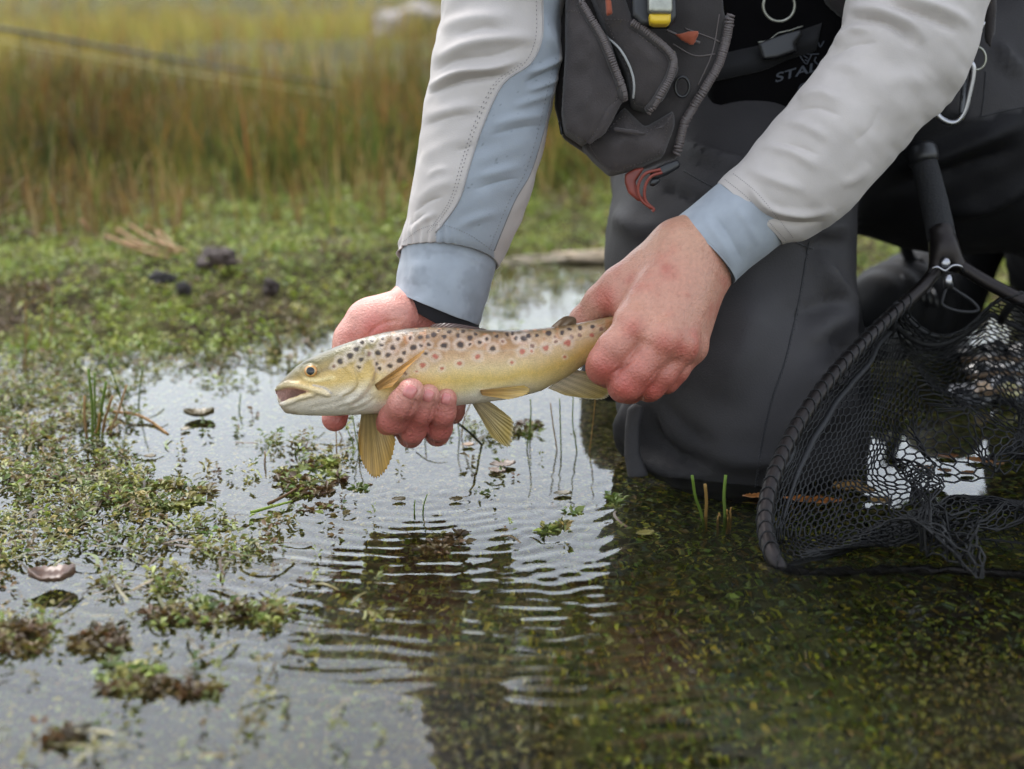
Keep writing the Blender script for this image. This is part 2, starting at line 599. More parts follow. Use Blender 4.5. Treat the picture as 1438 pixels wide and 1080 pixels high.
def blade_mesh(P, lean, ht, wd, bend, seg=4):
    n = len(P)
    t = np.linspace(0, 1, seg + 1)
    lean = lean / (np.linalg.norm(lean, axis=1, keepdims=True) + 1e-9)
    up = A([0, 0, 1.0])
    C = P[:, None] + ht[:, None, None] * (t[None, :, None] * up * (1 - 0.35 * bend[:, None, None] * t[None, :, None] ** 2) + lean[:, None] * (bend[:, None, None] * t[None, :, None] ** 1.7))
    a = rng.uniform(0, 6.28, n); S = np.stack([np.cos(a), np.sin(a) * 0.5, 0 * a], 1)
    w = wd[:, None] * (1 - t[None] ** 1.6 * 0.92)
    Lf = C + S[:, None] * w[..., None] / 2; Rt = C - S[:, None] * w[..., None] / 2
    V = np.stack([Lf, Rt], 2).reshape(n, -1, 3)
    k = np.arange(seg)
    q = np.stack([2 * k, 2 * k + 1, 2 * k + 3, 2 * k + 2], 1)
    Q = (q[None] + (2 * (seg + 1)) * np.arange(n)[:, None, None]).reshape(-1, 4)
    return V.reshape(-1, 3), Q, 2 * (seg + 1), t

def pick(cols, n, jit=0.25, w=None):
    c = A([lin(*q) for q in cols])
    i = rng.choice(len(c), n, p=w)
    return c[i] * rng.uniform(1 - jit, 1 + jit, (n, 1)) * rng.uniform(1 - jit * .4, 1 + jit * .4, (n, 3))

def sprigs(P, size, nleaf=(5, 9), tall=1.0, cols=None, flat=0.5):
    """leafy shoots: pairs of leaves up a short stem"""
    PP, DD, LL, CC = [], [], [], []
    n = len(P)
    k = rng.integers(nleaf[0], nleaf[1] + 1, n)
    idx = np.repeat(np.arange(n), k)
    m_ = len(idx)
    h = rng.uniform(0, 1, m_) * size[idx] * tall
    a = rng.uniform(0, 6.28, m_)
    D = np.stack([np.cos(a), np.sin(a), rng.uniform(-0.1, 0.9, m_) * (1 - flat) + 0.25], 1)
    Pp = P[idx] + np.stack([0.12 * np.cos(a) * size[idx], 0.12 * np.sin(a) * size[idx], h], 1)
    ln = size[idx] * rng.uniform(0.45, 0.9, m_)
    V, T = leaf_mesh(Pp, D, ln, ln * rng.uniform(0.32, 0.55, m_))
    C = cols[idx] * rng.uniform(0.75, 1.25, (m_, 1))
    return V, T, np.repeat(C, 4, 0)

M_LEAF = material('weed_leaf', use_col=True, rough=0.42, var=0.12, vscale=300, transl=0.25, spec=0.45)
M_BLADE = material('grass_blade', use_col=True, rough=0.6, var=0.1, vscale=60, transl=0.3, spec=0.3)

GREENS = [(112, 122, 58), (132, 138, 66), (94, 108, 54), (142, 142, 78), (134, 122, 66), (108, 88, 56)]
BROWNS = [(82, 62, 36), (96, 74, 42), (70, 60, 32), (104, 92, 48)]
MAT_G = [(128, 144, 52), (148, 160, 66), (106, 124, 48), (158, 162, 82), (122, 108, 62), (94, 70, 48)]

def scatter_px(cx, cy, rx, ry, n):
    a = rng.uniform(0, 6.28, n); r = np.sqrt(rng.uniform(0, 1, n)) ** 0.8
    return np.stack([cx + rx * r * np.cos(a), cy + ry * r * np.sin(a)], 1)

def on_water(pts, z=0.0):
    return A([ground_pt(x, y, z) for x, y in pts])

# loose weed over the shallow left side: many shoots, clustered
CL = [(-120, 560, 140, 40, 150), (-200, 680, 160, 50, 150), (-120, 820, 140, 40, 60), (40, 530, 70, 30, 190), (60, 580, 90, 30, 230), (30, 640, 60, 40, 230), (125, 640, 55, 22, 80), (100, 690, 95, 24, 210),
      (50, 735, 75, 22, 100), (170, 765, 60, 14, 60), (310, 778, 42, 12, 36), (40, 780, 60, 14, 40), (245, 820, 30, 14, 40), (60, 500, 110, 14, 110),
      (250, 508, 140, 12, 80), (420, 510, 55, 12, 30), (480, 478, 55, 12, 34), (340, 536, 60, 10, 22), (400, 622, 42, 10, 26),
      (330, 668, 50, 10, 18), (300, 735, 50, 12, 24), (220, 742, 60, 10, 26), (390, 735, 25, 8, 14), (370, 770, 20, 12, 14), (180, 715, 55, 14, 50),
      (720, 420, 60, 10, 44), (800, 396, 45, 7, 34), (735, 376, 50, 6, 40), (830, 425, 30, 6, 16), (700, 440, 30, 6, 14), (745, 400, 90, 8, 40), (690, 470, 40, 8, 14),
      (660, 604, 36, 8, 18), (690, 612, 26, 6, 14), (60, 870, 60, 12, 20), (190, 820, 60, 14, 20), (150, 590, 60, 16, 60), (170, 668, 40, 16, 40),
      (150, 518, 150, 14, 150), (330, 500, 70, 10, 60), (400, 478, 50, 9, 46), (450, 462, 40, 7, 40), (90, 545, 110, 14, 110), (560, 470, 40, 6, 14), (530, 600, 40, 6, 8), (470, 640, 30, 8, 12)]
PP = np.vstack([on_water(scatter_px(a, b, c, d, n)) for a, b, c, d, n in CL] +
               [on_water(np.stack([rng.uniform(-250, 560, 260), rng.uniform(500, 1075, 260)], 1))] + [on_water(np.stack([rng.uniform(380, 900, 26), rng.uniform(580, 760, 26)], 1))])
PP = PP + rng.normal(0, 0.004, (len(PP), 3)) * A([1, 1, 0])
PP = PP[rng.uniform(size=len(PP)) < .8]
PP[:, 2] = -0.002
V, T, C = sprigs(PP, rng.uniform(0.0040, 0.0085, len(PP)), (4, 8), 1.5, pick(GREENS, len(PP), 0.3))
struct(mk('floating_weed', V, T, M_LEAF, smooth=False, col=C), 'stuff', 'loose green water weed scattered over the shallow water')

# thin strands drifting among it
ns_ = 900
pi_ = PP[rng.integers(0, len(PP), ns_)] + rng.normal(0, .008, (ns_, 3)) * A([1, 1, 0])
a0 = rng.uniform(0, 6.28, ns_); kv = rng.normal(0, 40, ns_); ln_ = rng.uniform(.008, .036, ns_)
tt_ = np.linspace(0, 1, 6)
ang = a0[:, None] + kv[:, None] * (ln_[:, None] * tt_[None])
stp = np.stack([np.cos(ang), np.sin(ang)], -1) * (ln_ / 5)[:, None, None]
ctr = pi_[:, None, :2] + np.cumsum(stp, 1)
nrm_ = np.stack([-np.sin(ang), np.cos(ang)], -1) * rng.uniform(.0004, .0011, ns_)[:, None, None]
zz_ = .0012 + .004 * np.sin(tt_ * 3.1)[None] * rng.uniform(0, 1, (ns_, 1))
Ls = np.concatenate([ctr + nrm_, zz_[..., None]], -1); Rs = np.concatenate([ctr - nrm_, zz_[..., None] + .0004], -1)
V = np.stack([Ls, Rs], 2).reshape(-1, 3)
q_ = A([[2 * k, 2 * k + 1, 2 * k + 3, 2 * k + 2] for k in range(5)])
Q = (q_[None] + 12 * np.arange(ns_)[:, None, None]).reshape(-1, 4)
struct(mk('drifting_strands', V, Q, M_LEAF, smooth=False, col=np.repeat(pick([(96, 92, 46), (112, 100, 58), (84, 66, 40), (120, 124, 62), (70, 60, 36)], ns_, .3), 12, 0)), 'stuff', 'fine tangled strands drifting among the weed')

# distinct tufts of weed
def tuft(name, label, px, py, rx, ry, n, cols, size=(0.005, 0.0105), tall=1.0, group=None):
    n = int(n * .72); tall *= .38
    pts = on_water(scatter_px(px, py, rx * 1.08, ry * 1.08, n), -0.003)
    c = pts.mean(0)
    V, T, C = sprigs(pts, rng.uniform(*size, n), (6, 11), tall, pick(cols, n, 0.3))
    o = mk(name, V - c, T, M_LEAF, smooth=False, col=C); o.location = c
    return tag(o, label, 'water weed', group)
tuft('weed_tuft', 'dense olive weed tuft nearest left of the trout, half way down the picture', 232, 702, 62, 18, 150, GREENS, tall=1.3)
tuft('weed_tuft', 'dark green and brown weed tuft just below the trout head', 434, 676, 44, 26, 130, GREENS[:4] + BROWNS[:2], tall=1.5)
tuft('weed_tuft', 'low brown strip of weed right below the dark tuft under the trout head', 462, 722, 36, 7, 36, BROWNS, tall=.6)
tuft('weed_tuft', 'small bright green weed sprig alone on the ripples before the knee', 778, 748, 18, 9, 26, GREENS[1:4], tall=.9)
tuft('weed_tuft', 'small dark brown weed raft in the middle of the ripples', 628, 764, 20, 9, 40, BROWNS, tall=.7)
tuft('weed_tuft', 'flat brown weed streak left of the small raft in the ripples', 600, 778, 24, 5, 24, BROWNS, tall=.5)
tuft('weed_tuft', 'tiny star shaped weed shoot below the hanging breast fin', 508, 690, 8, 4, 8, GREENS, tall=1.2)
tuft('weed_tuft', 'dark weed clump behind the hanging belly fin', 738, 607, 24, 9, 44, BROWNS + GREENS[:1], tall=1.2)
tuft('weed_tuft', 'wide brown and green weed mound low on the left', 280, 868, 72, 17, 150, BROWNS + GREENS[:3], tall=1.6)
tuft('weed_tuft', 'green weed shoots right beside the wide brown mound', 380, 870, 22, 20, 50, GREENS, tall=1.8)
tuft('weed_tuft', 'brown weed clump cut by the left picture edge', 18, 905, 52, 20, 110, BROWNS + GREENS[:1], tall=1.6)
tuft('weed_tuft', 'rounded brown weed clump second from the left edge', 145, 908, 34, 18, 80, BROWNS, tall=1.4)
tuft('weed_tuft', 'long brown weed bank near the bottom left', 228, 976, 72, 9, 100, BROWNS, tall=1.1)
tuft('weed_tuft', 'light green weed shoots left above the long brown bank', 180, 952, 44, 12, 44, GREENS[1:4], tall=1.2)
tuft('weed_tuft', 'lowest small brown weed blob near the bottom left', 95, 1046, 18, 8, 26, BROWNS, tall=1.4)
tuft('weed_tuft', 'little green weed patch at the edge of the white reflection before the knee', 862, 708, 12, 8, 18, GREENS[:3], tall=1.0)
tuft('weed_tuft', 'small green shoots by the leaf of the calm water under the trout', 800, 722, 14, 5, 12, GREENS[:3], tall=.8)

# weed bed under water
n = 150000
x = rng.uniform(-0.62, 0.75, n); y = rng.uniform(0.5, 1.5, n) ** 1.0
P = np.stack([x, y, land_z(x, y)], 1)
P[:, 2] += rng.uniform(0, 1, n) ** 1.5 * 0.026 * (1 + 0.9 * vnoise(P * A([1, 1, 0]), 12, 21)) + 0.002
P[:, 2] = np.minimum(P[:, 2], -0.008)
a = rng.uniform(0, 6.28, n)
D = np.stack([np.cos(a), np.sin(a), rng.uniform(-.1, .7, n)], 1)
ln = rng.uniform(0.003, 0.0068, n)
V, T = leaf_mesh(P, D, ln, ln * rng.uniform(.4, .8, n))
BED = [(100, 108, 18), (80, 92, 14), (56, 70, 10), (132, 126, 26), (94, 76, 18), (34, 42, 6)]
C = pick(BED, n, 0.35)
red = 0.4 * sstep(0.25, 0.6, vnoise(P * A([1, 1, 0]), 7, 23))[:, None]
C = C * (1 - red) + red * pick([(112, 84, 46), (92, 70, 34), (120, 98, 50)], n, 0.3)
struct(mk('pond_weed_bed', V, T, M_LEAF, smooth=False, col=np.repeat(C, 4, 0)), 'stuff', 'olive green weed carpet under the water')

# low green mat on the bank
n = 84000
x = rng.uniform(-2.1, 1.6, n); y = rng.uniform(1.0, 2.7, n)
t = y - shore(x)
ok = (t > -0.10 + 0.1 * rng.uniform(size=n)) & (np.abs(x) < 0.55 * y + 0.35)
x, y, t = x[ok], y[ok], t[ok]; n = len(x)
P = np.stack([x, y, np.maximum(land_z(x, y), 0)], 1)
dens = vnoise(P * A([1, 1, 0]), 5, 31) + 0.6 * vnoise(P * A([1, 1, 0]), 13, 32)
ok = dens > -0.75 + 0.3 * rng.uniform(size=n)
P = P[ok]; dens = dens[ok]; n = len(P)
br = (dens < -0.25)
C = np.where(br[:, None], pick(MAT_G[3:] + [(110, 96, 60)], n, .25), pick(MAT_G, n, .25, [.26, .26, .2, .14, .09, .05]))
V, T, C = sprigs(P, rng.uniform(0.0045, 0.0105, n), (4, 7), 1.2, C)
struct(mk('bank_ground_cover', V, T, M_LEAF, smooth=False, col=C), 'stuff', 'low bright green plants matting the muddy bank')

# reeds and rushes behind the bank
def reeds(n, xr, yr, ht, wd, cols, w, name, label, clump=1.0, seed=40, fan=0.62, tipc=None, tipk=3.5):
    x = rng.uniform(*xr, n); y = rng.uniform(*yr, n)
    ok = (np.abs(x) < fan * y + 0.2) & (y - shore(x) > 0.12)
    x, y = x[ok], y[ok]
    P = np.stack([x, y, land_z(x, y)], 1)
    d = vnoise(P * A([1, 1, 0]), 2.6, seed) + 0.5 * vnoise(P * A([1, 1, 0]), 8, seed + 1)
    k = rng.uniform(-1, 1, len(P)) * 0.5 + d * clump > -0.35
    P = P[k]; d = d[k]; n = len(P)
    h = rng.uniform(*ht, n) * (0.85 + 0.35 * np.clip(d, -1, 1)) * (1 + .35 * vnoise(P * A([1, 1, 0]), 1.3, seed + 8))
    a = rng.uniform(0, 6.28, n); lean = np.stack([np.cos(a), np.sin(a), 0 * a], 1)
    V, Q, m_, t = blade_mesh(P, lean, h, rng.uniform(*wd, n), np.abs(rng.normal(0.14, 0.3, n)))
    C = pick(cols, n, 0.28, w)
    rust = sstep(.0, .55, vnoise(P * A([1, 1, 0]), 3.4, seed + 5) + .35 * rng.normal(size=n))[:, None]
    C = C * (1 - .38 * rust) + .38 * rust * pick([(140, 104, 52), (128, 92, 50), (150, 124, 66)], n, .25)
    dk = sstep(.1, .7, vnoise(P * A([1, 1, 0]), 5.1, seed + 6))[:, None]
    C = C * (1 - .7 * dk)
    tip = A(lin(*(tipc or (150, 112, 52))))
    kk = (t[None] ** tipk * rng.uniform(0.2, 1.0, (n, 1)))[..., None]
    CC = C[:, None] * (1 - kk) + tip * kk
    base = ((1 - t)[None] ** 3 * rng.uniform(0, 1, (n, 1)))[..., None] * 0.55
    CC = CC * (1 - base) + base * A(lin(104, 88, 52))
    struct(mk(name, V, Q, M_BLADE, smooth=False, col=np.repeat(CC, 2, 1).reshape(-1, 3)), 'stuff', label)

RG = [(58, 88, 32), (72, 98, 38), (92, 108, 46), (124, 114, 56), (150, 112, 58), (38, 58, 24)]
reeds(20000, (-2.4, 2.4), (2.12, 3.3), (0.14, 0.29), (0.0035, 0.0065), RG, [.30, .26, .14, .08, .04, .18], 'rush_bed', 'dense green and rusty rushes behind the pond', 0.8, 40, tipc=(140, 90, 48), tipk=2.2)
reeds(2800, (-2, 2), (1.80, 2.4), (0.03, 0.13), (0.003, 0.006), [(156, 136, 88), (140, 118, 72), (104, 114, 52), (118, 94, 58)], [.28, .17, .45, .10], 'dry_rush_fringe', 'straw coloured dead rush stems along the foot of the rushes', 0.8, 50)
reeds(24000, (-6, 6), (3.2, 11), (0.06, 0.20), (0.006, 0.012), [(148, 142, 66), (162, 154, 82), (128, 132, 58), (158, 134, 72), (136, 100, 54)], [.3, .26, .2, .14, .1], 'moor_grass', 'yellow green tussock grass of the moor', 1.2, 60, 0.6, (168, 142, 76))
reeds(11000, (-26, 26), (10, 45), (0.2, 0.45), (0.02, 0.045), [(148, 138, 66), (156, 148, 78), (126, 124, 58), (158, 132, 72)], None, 'far_moor_grass', 'far pale grass of the moor', 1.2, 70, 0.6, (170, 150, 86))

reeds(480, (-1.05, -.42), (1.72, 2.1), (0.04, 0.11), (0.003, 0.006), [(160, 138, 92), (134, 112, 70), (116, 116, 62)], None, 'straw_tussock', 'straw coloured tussock at the left foot of the rushes', 1.6, 90)
# ================================================================== the trout
FX = A([386, 390, 400, 415, 432, 450, 470, 490, 510, 540, 570, 600, 640, 680, 720, 760, 800, 830, 850, 870, 890, 905], float)
FT = A([547, 540, 530, 515.5, 504, 496, 487.5, 480.5, 474.5, 466.5, 461.5, 459, 460, 463, 464, 461, 456, 450, 446, 443, 442, 442], float)
FB = A([549, 566, 580, 582.5, 583.5, 584, 584, 583, 582, 580, 578, 575, 570, 565, 560, 549, 527, 506, 494, 484, 478, 474], float)
FH = A([2, 8, 15, 22, 27, 30, 33, 36, 37, 39, 40, 40, 39, 37, 35, 31, 25, 19, 15, 11, 9, 8], float)   # half thickness, pixels
FYX = [380, 600, 905]; FYY = [0.902, 0.922, 0.948]
def fish_Y(px): return np.interp(px, FYX, FYY)
FS = 0.948 / F                                    # metres per pixel at the fish

lo = A([cm(374, 700, .93)[0], cm(0, 612, .93)[1], -0.985]); hi = A([cm(915, 0, .93)[0], cm(0, 430, .93)[1], -0.885])
ff = Field(lo, hi, 0.00085)
g = ff.grid(lo, hi)[1]
gd = -g[..., 2]
gpx = 719 + F * g[..., 0] / gd; gpy = 540 - F * g[..., 1] / gd
def fint(x, arr):
    return np.interp(x, FX, arr)
b0 = (540 - gpy) / F
dc = fish_Y(gpx) / (CT + b0 * ST)
top, bot, hw = fint(gpx, FT), fint(gpx, FB), fint(gpx, FH)
cy, hh = (top + bot) / 2, (bot - top) / 2
vy = (gpy - cy) / np.maximum(hh, 1)
# thickest a little above the middle, belly rounded, back narrower
wz = (gd - dc) / FS / np.maximum(hw, 1)
e = 2.25
r = (np.abs(vy) ** e + np.abs(wz) ** e) ** (1 / e)
dist = (r - 1) * np.minimum(hh, hw) * FS
dist = np.where(gpx < 385, np.maximum(dist, (385 - gpx) * FS), dist)
dist = np.where(gpx > 905, np.maximum(dist, (gpx - 905) * FS), dist)
front = sstep(-0.1, 0.5, -wz)                 # near flank
side = np.clip(np.abs(wz) * 1.6, 0, 1)
def ridge(line, w, amp):
    global dist
    P_ = catmull(line, 9)
    m_ = (gpx > P_[:, 0].min() - 3 * w) & (gpx < P_[:, 0].max() + 3 * w) & (gpy > P_[:, 1].min() - 3 * w) & (gpy < P_[:, 1].max() + 3 * w) & (np.abs(dist) < 0.006)
    d, t = poly_dist(gpx[m_], gpy[m_], P_)
    dist[m_] -= amp * np.exp(-(d / w) ** 2) * side[m_]
def groove(line, w, amp): ridge(line, w, -amp)
def shelf(line, w, amp, step=5):
    """a plate edge: proud on one side of the line"""
    ridge([(a - step, b) for a, b in line], w, amp); groove([(a + step * .8, b) for a, b in line], w * .6, amp * .9)
shelf([(508, 480), (521, 497), (528, 515), (524, 535), (512, 553), (495, 566)], 5, 0.0013)         # gill cover
shelf([(488, 512), (498, 525), (501, 538), (495, 549), (482, 556)], 3.2, 0.0007)                    # cheek plate
groove([(500, 556), (470, 566), (440, 572)], 2.5, 0.0005)
groove([(520, 556), (500, 566), (478, 572)], 2.5, 0.0006)
groove([(526, 560), (510, 571), (492, 577)], 2.5, 0.0006)
groove([(425, 513), (437, 509), (450, 515), (450, 525), (440, 532), (428, 530), (423, 521), (425, 513)], 1.8, 0.0007)
ridge([(418, 522), (430, 534), (446, 536), (462, 530)], 3, 0.0006)
# mouth: carved wedge from the front, the far lip left standing
dsel = (gpx < 440)
mo = inside_poly(gpx, gpy, [(376, 550), (392, 548), (402, 545), (418, 545), (433, 550), (424, 555), (408, 561), (398, 565.5), (376, 572)])
gm = np.where(dsel)
md = np.full(gpx.shape, 99.0)
md[gm], _ = poly_dist(gpx[gm], gpy[gm], [(376, 550), (392, 548), (402, 545), (418, 545), (433, 550), (424, 555), (408, 561), (398, 565.5), (376, 572)])
msd = np.where(mo, -md, md) * FS
msd = np.maximum(msd, (wz - 0.45) * np.maximum(hw, 6) * FS * 0.8)
dist = np.maximum(dist, -msd)
ff.F[:] = dist.astype(np.float32)
def fpt(px, py, off):                           # a place on the near (off<0) or far flank
    return cm(px, py, float(fish_Y(px)) + off)
# upper jaw bone and lips
ff.chain([fpt(391, 544, -0.005), fpt(402, 540, -0.0085), fpt(420, 541, -0.0112), fpt(442, 547, -0.0132), fpt(460, 553.5, -0.0143)], [0.0016, 0.0020, 0.0021, 0.0023, 0.0017], 0.002)
ff.chain([fpt(396, 568, -0.005), fpt(408, 563.5, -0.0085), fpt(424, 557.5, -0.0118), fpt(440, 555, -0.0135)], [0.0016, 0.0015, 0.0014, 0.001], 0.002)
V, Q = ff.mesh(1)
px = 719 + F * V[:, 0] / -V[:, 2]; py = 540 - F * V[:, 1] / -V[:, 2]
top, bot = fint(px, FT), fint(px, FB)
v = np.clip((py - top) / (bot - top), 0, 1)
def ramp(t, stops):
    xs_ = [s[0] for s in stops]; cs = A([lin(*s[1]) for s in stops])
    return np.stack([np.interp(t, xs_, cs[:, k]) for k in range(3)], -1)
nzv = vnoise(V, 260, 3) * 0.5 + vnoise(V, 700, 4) * 0.5
nzl = vnoise(V, 70, 5)
vv = v + 0.03 * nzl + 0.02 * nzv
body = ramp(vv, [(0, (60, 48, 28)), (0.05, (92, 70, 40)), (0.13, (112, 82, 46)), (0.24, (142, 106, 68)), (0.40, (178, 152, 122)), (0.52, (192, 174, 136)), (0.68, (188, 166, 102)), (0.80, (194, 182, 142)), (0.89, (198, 192, 178)), (1, (192, 186, 178))])
tailc = ramp(vv, [(0, (84, 66, 42)), (0.08, (120, 96, 60)), (0.22, (166, 140, 112)), (0.45, (180, 158, 122)), (0.7, (182, 156, 92)), (1, (180, 164, 120))])
kt = sstep(700, 790, px)[:, None]
body = body * (1 - kt) + tailc * kt
kd = sstep(826, 866, px)[:, None] * 0.75
body = body * (1 - kd) + kd * A(lin(112, 88, 52))
flk = sstep(0.25, 0.7, vnoise(V, 330, 6)) * sstep(0.42, 0.2, v) * 0.55
body = body * (1 - flk[:, None]) + flk[:, None] * A(lin(150, 96, 50))
head = ramp(vv, [(0, (62, 60, 40)), (0.08, (88, 84, 54)), (0.22, (128, 112, 68)), (0.36, (174, 150, 96)), (0.52, (192, 168, 110)), (0.62, (192, 178, 146)), (0.75, (192, 186, 176)), (1, (176, 172, 164))])
kh = sstep(548, 516, px + 14 * (v - .4))[:, None]
colr = body * (1 - kh) + head * kh
# snout and jaws
ks = sstep(424, 398, px)[:, None] * sstep(.62, .3, v)[:, None] * 0.7
colr = colr * (1 - ks) + ks * A(lin(104, 92, 60))
for line, w, c, k in (([(390, 546), (402, 541), (420, 542), (442, 548), (462, 555)], 3.5, (198, 184, 152), .6),
                      ([(394, 548.5), (410, 545), (432, 549.5)], 1.6, (186, 150, 140), .8),
                      ([(430, 531), (448, 534), (468, 530)], 3.0, (214, 202, 158), .6),
                      ([(440, 541), (456, 545), (466, 553)], 1.6, (148, 146, 150), .8),
                      ([(393, 571), (402, 578), (414, 582)], 5, (112, 90, 62), .6),
                      ([(389, 542), (396, 535), (412, 518), (440, 500), (480, 484)], 2.5, (56, 54, 38), .6),
                      ([(521, 492), (528, 513), (524, 534)], 1.8, (120, 108, 96), .6),
                      ([(498, 520), (502, 538), (494, 550), (482, 556)], 1.3, (150, 132, 84), .7),
                      ([(444, 524), (456, 519), (468, 516)], 3, (92, 80, 60), .5),
                      ([(600, 488), (700, 493), (800, 480), (850, 463)], 1.1, (150, 134, 116), .6)):
    d, t = poly_dist(px, py, catmull(line, 16))
    a = (np.exp(-(d / w) ** 2) * k)[:, None]
    colr = colr * (1 - a) + a * A(lin(*c))
# inside of the mouth
mi = inside_poly(px, py, [(384, 549), (402, 546.5), (418, 546), (431, 550), (408, 560), (396, 565)])
inner = mi & (-V[:, 2] > fish_Y(px) / (CT + (540 - py) / F * ST) - 0.006)
colr[inner] = A(lin(150, 122, 122)) * (1 + 0.3 * nzv[inner, None])
# spots: place, radius, kind (d dark, r red, p purple-grey)
SP = '''478 508 4.6 d,490.6 500 4.6 d,507 506 3.6 d,503.5 515.5 3.4 d,468.5 515 3 p,500.6 490 4 d,508.7 481 3 d,522 478 3 d,538 475.6 2.8 d,558 475.6 3.4 d,518.4 497.7 4 p,531 495.4 4.8 d,545 498.6 4 d,551.7 488 4.4 d,535.4 485 3 d,530 511 3.4 d,533.5 518 3.4 d,547.7 514 4 d,561.5 506 4.8 d,567.5 494.5 3.3 d,580.4 488 4.8 d,590.5 485 3 d,602 483 3 d,576 474.7 3 d,590 473.6 3.8 d,601 472 3 d,609 470 4 d,624 473 3.5 d,630.7 466 3.4 d,623.5 485.4 4.5 d,597 496.6 3.4 d,569 524.4 3.4 p,643 471 4 d,646.5 484 5 d,660 474 4.4 d,668 469 3 d,673.5 481 3.5 d,683.5 476 3 d,692 489 4.6 d,650 466 3 d,660 483 2.4 d,
611 500.6 4.3 r,593.7 513 4.4 r,620 518 3 r,645 510 3.4 r,671 500.6 4.3 r,585 522 2 r,697.5 473 3 d,712 470 3.4 d,724.7 476 3.4 d,735.6 476 4.8 d,742 471.4 3.8 d,754 471 3 d,770.5 469 4.4 d,789.4 467 3 d,799 463 3 d,815 460.5 3.4 d,832.6 459 3.8 d,748 485.6 3 p,746 492.7 2.4 r,780.7 480 3 p,802.5 473 3.8 p,813.7 470.7 3.4 p,
733 494 4.4 r,767 489 4.6 r,797 481.6 5 r,831 471 3.8 r,719 508.5 3 r,792.7 501.4 2.4 r,706 480 2.4 p,720 467.5 2.6 d,780 473 2.2 p,845 462 3 p,570 468 2.2 d,616 464 2.2 d'''
wbx = px + 1.5 * vnoise(V, 420, 8); wby = py + 1.5 * vnoise(V, 420, 9)
for s in SP.replace('\n', '').split(','):
    a, b, r_, k = s.split(); a, b, r_ = float(a), float(b), float(r_)
    d = np.hypot(wbx - a, (wby - b) * 1.08)
    if k != 'r' or True:
        hal = np.exp(-((d - r_ * 1.55) / (r_ * 0.65)) ** 2) * (0.36 if b > 474 else 0.1)
        colr = colr * (1 - hal[:, None]) + hal[:, None] * A(lin(196, 186, 182))
    q = (sstep(r_ * 1.12, r_ * 0.68, d) * (0.93 if k == 'd' else 0.75 if k == 'p' else 0.8))[:, None]
    cc = {'d': (28, 11, 8), 'p': (92, 58, 58), 'r': (158, 74, 66)}[k]
    colr = colr * (1 - q) + q * A(lin(*cc))
colr = np.clip(colr * (1 + 0.13 * nzv[:, None]), 0, 1)
colr = np.clip(colr * A([1.42, 1.34, 1.22]), 0, .92)

M_FISH = material('trout_skin', use_col=True, rough=0.40, var=0.2, vscale=1300, bump=0.00012, bscale=900, bump2=(0.00026, 1000), coat=0.2, spec=0.5, rvar=0.1)
trout = mk('brown_trout', V, Q, M_FISH, cam_space=True, col=colr)
tag(trout, 'spotted golden brown trout held level over the water, mouth open', 'fish')

# eyes
M_EYE = material('fish_eye', use_col=True, rough=0.12, var=0.0, coat=.35, spec=0.5)
def eye(px_, py_, off, r_=9.0):
    c = cm(px_, py_, float(fish_Y(px_)) + off); R = r_ * FS
    sg = -np.sign(off)                                  # towards camera or away
    th = np.linspace(0, math.pi * 0.62, 22); ph = np.linspace(0, 2 * math.pi, 40, endpoint=False)
    T_, P_ = np.meshgrid(th, ph, indexing='ij')
    Vv = np.stack([np.sin(T_) * np.cos(P_) * R, np.sin(T_) * np.sin(P_) * R * .94, sg * np.cos(T_) * R * 0.55], -1).reshape(-1, 3) + c
    rr = (np.sin(T_) * np.where(T_ > math.pi / 2, 2, 1)).ravel()
    rr = T_.ravel() / (math.pi / 2)
    ang = P_.ravel()
    C = np.where((rr < 0.42)[:, None], A(lin(12, 14, 20)), A(lin(196, 138, 74)))
    C = np.where(((rr >= 0.42) & (rr < 0.5))[:, None], A(lin(206, 178, 120)), C)
    k = (sstep(0.72, 0.95, rr))[:, None]
    C = C * (1 - k) + k * A(lin(96, 78, 48))
    C = C * (1 + 0.15 * np.sin(ang * 5)[:, None] * (rr > .45)[:, None])
    n_ = 40; fs = []
    for i in range(21):
        for j in range(n_):
            q = [i * n_ + j, i * n_ + (j + 1) % n_, (i + 1) * n_ + (j + 1) % n_, (i + 1) * n_ + j]
            fs.append(q if sg < 0 else q[::-1])
    return mk('eye', Vv, fs, M_EYE, trout, col=np.clip(C, 0, 1), cam_space=True)
eye(436.5, 521, -0.0118); eye(436.5, 521, 0.0118)

